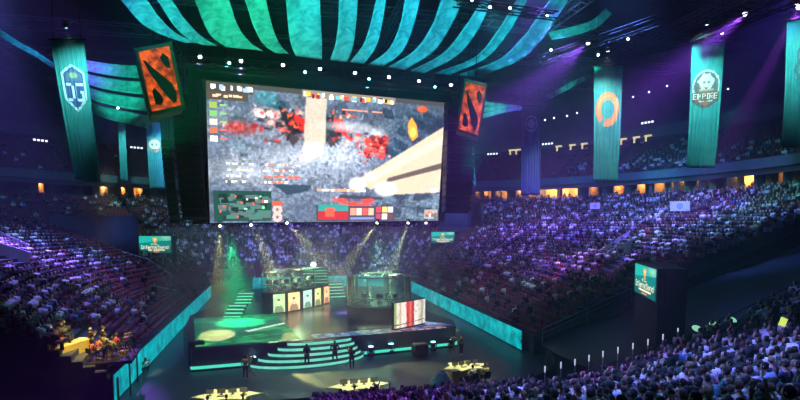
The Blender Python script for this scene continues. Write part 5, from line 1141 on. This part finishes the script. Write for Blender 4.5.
for i, (px, py) in enumerate(((691,327),(708,323),(725,318.5))):
    p = edge_pt(px, py)-AU*.5; r = empty('lit_paddle', p-V(0,0,.35), label=f'oval mint-glowing paddle held up at the crowd edge, {["lowest","middle","highest"][i]} of three', cat='paddle', group='mint paddles at the crowd edge')
    m_ = MB(); n = 18; A = [V(.27*math.cos(t)*1.2, -.02, .35+.19*math.sin(t)+.09*math.cos(t)*-1) for t in np.linspace(0,2*PI,n,endpoint=False)]; B = [a+V(0,.04,0) for a in A]; m_.add(A+B, [tuple(range(n)), tuple(range(2*n-1,n-1,-1))]+[(j,(j+1)%n,n+(j+1)%n,n+j) for j in range(n)]); m_.obj('paddle_face', pg, r); MB().tube((0,0,-.15),(0,0,.2), .02).obj('handle', M['blackmetal'], r)
c = min(occ, key=lambda c: (c[6]-783)**2+(c[7]-330)**2); a = at(783,322,(c[1]-EYE).dot(FW)-.4); r = empty('glowing_card', a, label='yellow-green glowing card held up by a spectator near the picture edge', cat='card'); bev(MB().box((0,0,0),(.24,.03,.30), Matrix.Rotation(.35,3,'Y')).obj('card', mat('card_glow',(.7,.8,.1),.5,emis=(.55,.75,.06),estr=1.0,noise=(9,(.7,.85,.15),.3,.7)), r), .01)
# ------------------------------------------------------------------ the far crowds: one mass of people, one mass of seats
def mass(name, P, A, C3, parts, material, **kw):
    """P positions, A angles, C3 colours (n,parts,3); parts: list of (verts, faces, colour index)"""
    Vt = np.concatenate([np.array(p[0], float) for p in parts]); nv = len(Vt); F = []; ci = []; o = 0
    for v, f, c in parts:
        for q in f: F.append([i+o for i in q]); ci.append(c)
        o += len(v)
    F = np.array(F); n = len(P); ca, sa = np.cos(A)[:, None], np.sin(A)[:, None]
    X = Vt[None,:,0]*ca-Vt[None,:,1]*sa+P[:,0:1]; Y = Vt[None,:,0]*sa+Vt[None,:,1]*ca+P[:,1:2]; Z = Vt[None,:,2]+P[:,2:3]
    co = np.stack([X, Y, Z], -1).reshape(-1, 3); idx = (F[None]+(np.arange(n)*nv)[:, None, None]).reshape(-1, 4)
    me = bpy.data.meshes.new(name); me.vertices.add(len(co)); me.vertices.foreach_set('co', co.astype(np.float32).ravel()); me.loops.add(idx.size); me.loops.foreach_set('vertex_index', idx.ravel().astype(np.int32)); me.polygons.add(len(idx)); me.polygons.foreach_set('loop_start', np.arange(0, idx.size, 4, dtype=np.int32)); me.update(calc_edges=True)
    if C3 is not None:
        a = me.color_attributes.new('Col', 'FLOAT_COLOR', 'CORNER'); c = np.ones((n, len(F), 4), np.float32); c[..., :3] = C3[:, np.array(ci)]; a.data.foreach_set('color', np.repeat(c.reshape(-1, 4), 4, axis=0).ravel())
    me.materials.append(material); return link(name, me, **kw)
def bx(x0, x1, y0, y1, z0, z1, k=1.): c, d = (x0+x1)/2, (y0+y1)/2; return [(x0,y0,z0),(x1,y0,z0),(x1,y1,z0),(x0,y1,z0)]+[(c+(x-c)*k, d+(y-d)*k, z1) for x, y in ((x0,y0),(x1,y0),(x1,y1),(x0,y1))]
BF = [(3,2,1,0),(4,5,6,7),(0,1,5,4),(1,2,6,5),(2,3,7,6),(3,0,4,7)]
def oct8(cx, cy, cz, rx, ry, rz_):          # rounded head from 4 rings of 5
    v = []; 
    for zz, k in ((-1,.45),(-.4,.95),(.4,.95),(1,.45)):
        for i in range(6): a = 2*PI*i/6; v.append((cx+rx*k*math.cos(a), cy+ry*k*math.sin(a), cz+rz_*zz))
    f = [(j*6+i, j*6+(i+1)%6, (j+1)*6+(i+1)%6, (j+1)*6+i) for j in range(3) for i in range(6)]+[(18,19,20,21),(18,21,22,23)]
    return v, f
hv, hf = oct8(0,.05,1.22,.10,.11,.14)
FIG = [(bx(-.20,.20,-.10,.12,.45,1.04,.85), BF, 0), (bx(-.27,-.17,-.02,.34,.66,.98,.8), BF, 0), (bx(.17,.27,-.02,.34,.66,.98,.8), BF, 0), (bx(-.18,.18,.05,.52,.42,.56), BF, 1), (bx(-.17,.17,.42,.54,.0,.5), BF, 1), (hv, hf, 2), (bx(-.10,.10,-.09,.05,1.16,1.38,.7), BF, 3)]
cp, ca_, cc = [], [], []; sp, sa_ = [], []
EMPTY = [([(92,262),(150,262),(200,262),(205,300),(140,345),(70,372),(92,318),(118,300)], .10), ([(40,205),(142,205),(142,264),(118,256),(75,240),(45,229)], .0), ([(0,188),(110,188),(110,213),(50,216),(0,222)], .3), ([(418,255),(470,262),(545,290),(640,300),(560,345),(520,345),(418,290)], .16), ([(436,196),(488,196),(470,240),(430,256)], .06),
         ([(200,258),(300,262),(300,290),(200,290)], .15), ([(0,345),(100,330),(140,400),(0,400)], .3), ([(640,262),(800,222),(800,300),(640,300)], .0), ([(540,275),(600,262),(640,262),(640,300),(560,320)], .45), ([(64,316),(132,312),(138,372),(64,376)], .0)]
RAMPS = [[(596,265),(632,240),(638,249),(606,270)], [(-10,242),(30,255),(36,268),(-10,260)]]
def add_person(p, rz, bright):
    r = rng.random()
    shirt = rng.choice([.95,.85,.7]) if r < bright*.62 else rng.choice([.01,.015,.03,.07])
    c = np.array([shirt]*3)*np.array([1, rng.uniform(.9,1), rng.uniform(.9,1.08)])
    if rng.random() < .06: c = np.array([[.3,.04,.04],[.05,.15,.3],[.1,.1,.3]][rng.integers(3)])
    cp.append(tuple(p)); ca_.append(rz); cc.append([c, [.03,.035,.05], SKIN[rng.integers(4)], HAIR[rng.integers(3)][1]])
for k in range(NROW):
    mid = (row_curve(k, None, .60)[0]+0); z = row_z(k+1); s = (k+.45)/NROW
    nx = row_curve(k+1, len(mid))[0]; cur = row_curve(k, len(mid))[0]; pts = cur*.55+nx*.45
    for i, (v, u) in enumerate(pts):
        a = math.degrees(math.atan2(u-CU, v-CV))
        if (a+360) % 9.0 < .9: continue        # aisles
        p = W(v, u, z); x, y = proj(p+V(0,0,1.0))
        if x < -60 or x > 860: continue
        if (v < -8 and u < 44 and k < 14 and inpoly(x, y, EMPTY[9][0])): continue
        rz = toward(p, W(CV, CU-3)); pr = .84; skip = False
        if any(inpoly(x, y, q) for q in RAMPS): continue
        for poly, q in EMPTY:
            if inpoly(x, y, poly): pr = q
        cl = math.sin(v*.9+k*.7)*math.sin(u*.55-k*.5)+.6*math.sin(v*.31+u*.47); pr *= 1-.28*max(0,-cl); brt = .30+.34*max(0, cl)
        sp.append(tuple(p)); sa_.append(rz)
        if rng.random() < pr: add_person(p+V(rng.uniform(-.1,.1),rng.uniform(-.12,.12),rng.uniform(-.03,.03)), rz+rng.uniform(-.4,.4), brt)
for k in range(UROWS):                          # upper deck
    for d in np.arange(-30, 212, .62):
        p = polar(58.6+(k+.4)*.95, d, 19.2+k*.55); x, y = proj(p+V(0,0,1))
        if x < -40 or x > 840 or p.y < 8: continue
        if int(d*10) % 90 < 9: continue
        sp.append(tuple(p)); sa_.append(toward(p, W(CV, CU)))
        pr = .04
        if 565 < x < 585 and k < 7: pr = .5
        if 620 < x < 692 and k < 3+(x-620)/10: pr = .75
        if 718 < x < 800 and k < 6: pr = .5
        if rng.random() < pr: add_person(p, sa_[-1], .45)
for k in range(7):                              # silhouettes at the suite openings
    pass
for c in near:                                  # near-bank people beyond the three hundred nearest
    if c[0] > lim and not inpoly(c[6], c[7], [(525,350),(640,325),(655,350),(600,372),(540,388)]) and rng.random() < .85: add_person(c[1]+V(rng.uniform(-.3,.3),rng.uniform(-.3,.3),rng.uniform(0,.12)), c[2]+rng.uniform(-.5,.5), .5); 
print('mass people', len(cp), 'seats', len(sp))
mass('seated_crowd', np.array(cp), np.array(ca_), np.array(cc, dtype=float).reshape(-1, 4, 3) if False else np.stack([np.stack([np.asarray(x, float) for x in r]) for r in cc]), FIG, M['col'], kind='stuff', label='thousands of seated spectators filling the lit banks round the floor', cat='crowd')
SEAT = [(bx(-.22,.22,-.16,.24,.40,.46), BF, 0), (bx(-.22,.22,-.26,-.19,.44,.92), BF, 0), (bx(-.04,.04,-.14,-.08,0,.4), BF, 0)]
mass('bank_seating', np.array(sp), np.array(sa_), None, SEAT, M['seatred'], kind='stuff', label='rows of dark red folding seats filling the distant banks', cat='seats')
# people at the suite windows
n = 0
for px, w_, l, txt in suites:
    if l < .3 or px < 60: continue
    for j in range(2):
        x = px+(j-.5)*w_*.35; d = float(min(np.arange(-30, 215, .1), key=lambda d: abs(proj(polar(RTOP+1, d, 16.8))[0]-x) if polar(RTOP, d).y > 5 else 1e9)); p = polar(RTOP+1.1, d, Z1+.22)
        person(['stand','fold'][j], p, toward(p, W(CV,CU)), (.05,.04,.04) if j else (.25,.18,.12), label=f'standing guest in {"dark" if j else "tan"} clothes at the {txt} suite opening', group='guests at the suite openings'); n += 1
# ------------------------------------------------------------------ light
def bank_light(px, py, D, frm, col, e, deg, blend=.8): return spot(frm, at(px, py, D), col, e, deg, blend, .4, 'bank_wash')
VIO = (.22,.13,1.0); LIL = (.42,.32,1.0)
bank_light(25,258,56, W(-32,68,42.5), VIO, 300000, 32)
bank_light(70,240,66, W(-32,72,42.5), (.16,.28,1), 120000, 34)
bank_light(35,312,42, W(-28,42,42), (.20,.16,1), 60000, 30)
bank_light(125,295,52, W(-20,58,42), (.30,.10,.5), 26000, 26)
bank_light(250,245,98, W(38,60,43), (.14,.26,1), 150000, 30)
bank_light(340,245,100, W(-38,62,42), VIO, 200000, 34)
bank_light(600,245,62, W(25,55,42.5), (.30,.12,1), 230000, 36)
bank_light(530,240,82, W(25,52,42.5), VIO, 170000, 36)
bank_light(700,232,56, W(30,50,42.5), (.10,.24,1), 90000, 36)
bank_light(500,290,62, W(22,52,42), (.40,.10,.5), 30000, 40)
bank_light(660,212,68, W(30,60,42.5), (.20,.28,.9), 60000, 36)
bank_light(655,163,84, W(25,60,42.5), (.08,.50,.95), 80000, 11)
bank_light(765,163,68, W(40,50,42), (.2,.2,1), 30000, 14)
bank_light(575,175,98, W(25,70,42), (.1,.5,.8), 26000, 8)
spot(at(860,-60,44), at(700,120,62), (.13,.05,.95), 150000, 56, .9, .5, 'violet_wash')
bank_light(60,150,90, W(-10,60,42), (.03,.06,.35), 24000, 50)          # cold wash high up behind the banners
bank_light(740,350,18, W(6,14,36), (.17,.20,1), 56000, 44)          # near crowd from the stage side
bank_light(430,400,24, W(2,22,36), (.20,.10,1), 46000, 30)
bank_light(640,380,24, W(6,22,36), (.20,.14,1), 40000, 34)
bank_light(712,303,34, W(20,40,26), (.0,.35,.30), 9000, 14)
bank_light(770,262,36, W(10,50,30), (.08,.10,.8), 16000, 24)
for q, fr, e in (((614,255),W(27,56,42),160000),((12,256),W(-32,68,42),140000)):
    h_ = on_bowl(*q); spot(fr, h_, (.30,.08,1), e, 6.5, .5, .3, 'ramp_light')
# fabric washes from below
for px, py, D, c, e, dg in ((215,20,46,(.0,1,.45),30000,44),(285,20,48,(.0,1,.6),26000,40),(360,25,50,(.0,.72,.95),38000,40),(440,30,52,(.0,.70,.95),46000,44),(520,30,56,(.0,.72,.85),38000,40),(150,10,44,(.02,.35,1),30000,26)):
    t = at(px, py, D); spot(Vector((t.x*.6-3, t.y-20, 14)), t, c, e, dg, .9, .4, 'drape_wash')
for px, py, D, c, e, dg in ((120,90,62,(.02,.95,.6),16000,26),(30,50,50,(.06,.3,1),9000,24),(495,107,74,(.02,.95,.65),14000,16),(568,88,78,(.02,.9,.7),9000,12),(570,30,68,(.02,.9,.6),9000,24),(640,20,60,(.02,.5,.4),9000,40),(60,10,55,(.02,.2,.35),7000,45)):
    t = at(px, py, D); spot(t+V(0,-14,-10), t, c, e, dg, .9, .3, 'drape_wash')
# stage and floor
spot(scr(.1,1.05,1)+V(0,-3,0), P2(240,322), (.02,1,.30), 70000, 30, .6, .3)
spot(scr(.5,1.05,1)+V(0,-3,0), P2(300,325), (.5,.6,.2), 5000, 44, .6, .3)
spot(scr(.8,1.05,1)+V(0,-3,0), P2(380,300), (.25,.9,.7), 14000, 34, .6, .3)
for px, py, c, e in ((140,385,(.01,.30,.42),26000),(150,330,(.02,.35,.5),22000),(300,385,(.03,.35,.42),20000),(480,320,(.04,.42,.5),24000),(420,365,(.06,.12,.5),15000),(200,380,(.02,.25,.4),12000),(370,285,(.03,.5,.5),20000)):
    t = gp(px, py); spot(t+V(0,6,30), t, c, e, 42, .9, .5, 'floor_wash')
for px, py, D, c, e in ((700,190,68,(.15,.3,.5),9000),(520,198,100,(.2,.2,.45),9000),(640,180,80,(.0,.45,.45),16000),(740,172,66,(.0,.45,.42),12000),(60,185,80,(.03,.25,.35),9000)):
    t = at(px, py, D); spot(t+V(0,0,0)-FW*24+V(0,0,4), t, c, e, 60, .9, .4, 'ring_wash')
L = bpy.data.lights.new('screen_glow', 'AREA'); L.shape = 'RECTANGLE'; L.size = SW; L.size_y = SH; L.energy = 500; L.color = (.9,.92,1); o = bpy.data.objects.new('screen_glow', L); COL.objects.link(o); o.location = scr(.5,.5,.6); o.rotation_euler = (-SN).to_track_quat('Z','Y').to_euler(); o.rotation_euler = SN.to_track_quat('-Z','Y').to_euler()
bpy.data.objects.remove(o)
spot(c2+V(0,0,9), c2, (.45,1,.6), 26000, 40, .5, .3); spot(r1.location+V(1,1,9), r1.location+V(.5,2,2.5), (.7,1,.5), 16000, 44, .5, .3)
# haze
hz = bpy.data.materials.new('thin_haze'); hz.use_nodes = True; nt = hz.node_tree; nt.nodes.remove(nt.nodes['Principled BSDF']); vsn = nt.nodes.new('ShaderNodeVolumeScatter'); vsn.inputs['Density'].default_value = .0011; vsn.inputs['Anisotropy'].default_value = .2; vsn.inputs['Color'].default_value = (.9,.95,1,1); nt.links.new(vsn.outputs[0], nt.nodes['Material Output'].inputs['Volume'])
MB().box((0,62,21.9),(156,144,43.4)).obj('haze', hz, kind='stuff', label='thin stage haze filling the hall', cat='haze')
sm = hz.copy(); sm.name = 'stage_smoke'; [n for n in sm.node_tree.nodes if n.type == 'VOLUME_SCATTER'][0].inputs['Density'].default_value = .0075
MB().box((0,0,0),(27,30.5,10.5)).obj('stage_smoke', sm, loc=S(11,11,.06+5.25), rz=sang, kind='stuff', label='low smoke hanging over the stage under the giant screen', cat='haze')
w = bpy.data.worlds.new('World'); scn.world = w; w.use_nodes = True; w.node_tree.nodes['Background'].inputs[0].default_value = (.10,.14,.30,1); w.node_tree.nodes['Background'].inputs[1].default_value = .0
scn.cycles.max_bounces = 5; scn.cycles.diffuse_bounces = 2; scn.cycles.glossy_bounces = 2; scn.cycles.transparent_max_bounces = 16; scn.cycles.volume_bounces = 0
scn.cycles.sample_clamp_indirect = 3; scn.cycles.use_denoising = True
scn.view_settings.view_transform = 'Standard'; scn.view_settings.look = 'None'; scn.view_settings.gamma = 1; scn.view_settings.exposure = 0
cam = bpy.data.cameras.new('camera'); cam.sensor_width = 36; cam.lens = FPX/800*36; cam.shift_y = 67/800; cam.clip_end = 400; cam.clip_start = .2
co = bpy.data.objects.new('camera', cam); COL.objects.link(co); co.location = EYE; co.rotation_euler = (PI/2-PITCH, 0, 0); scn.camera = co
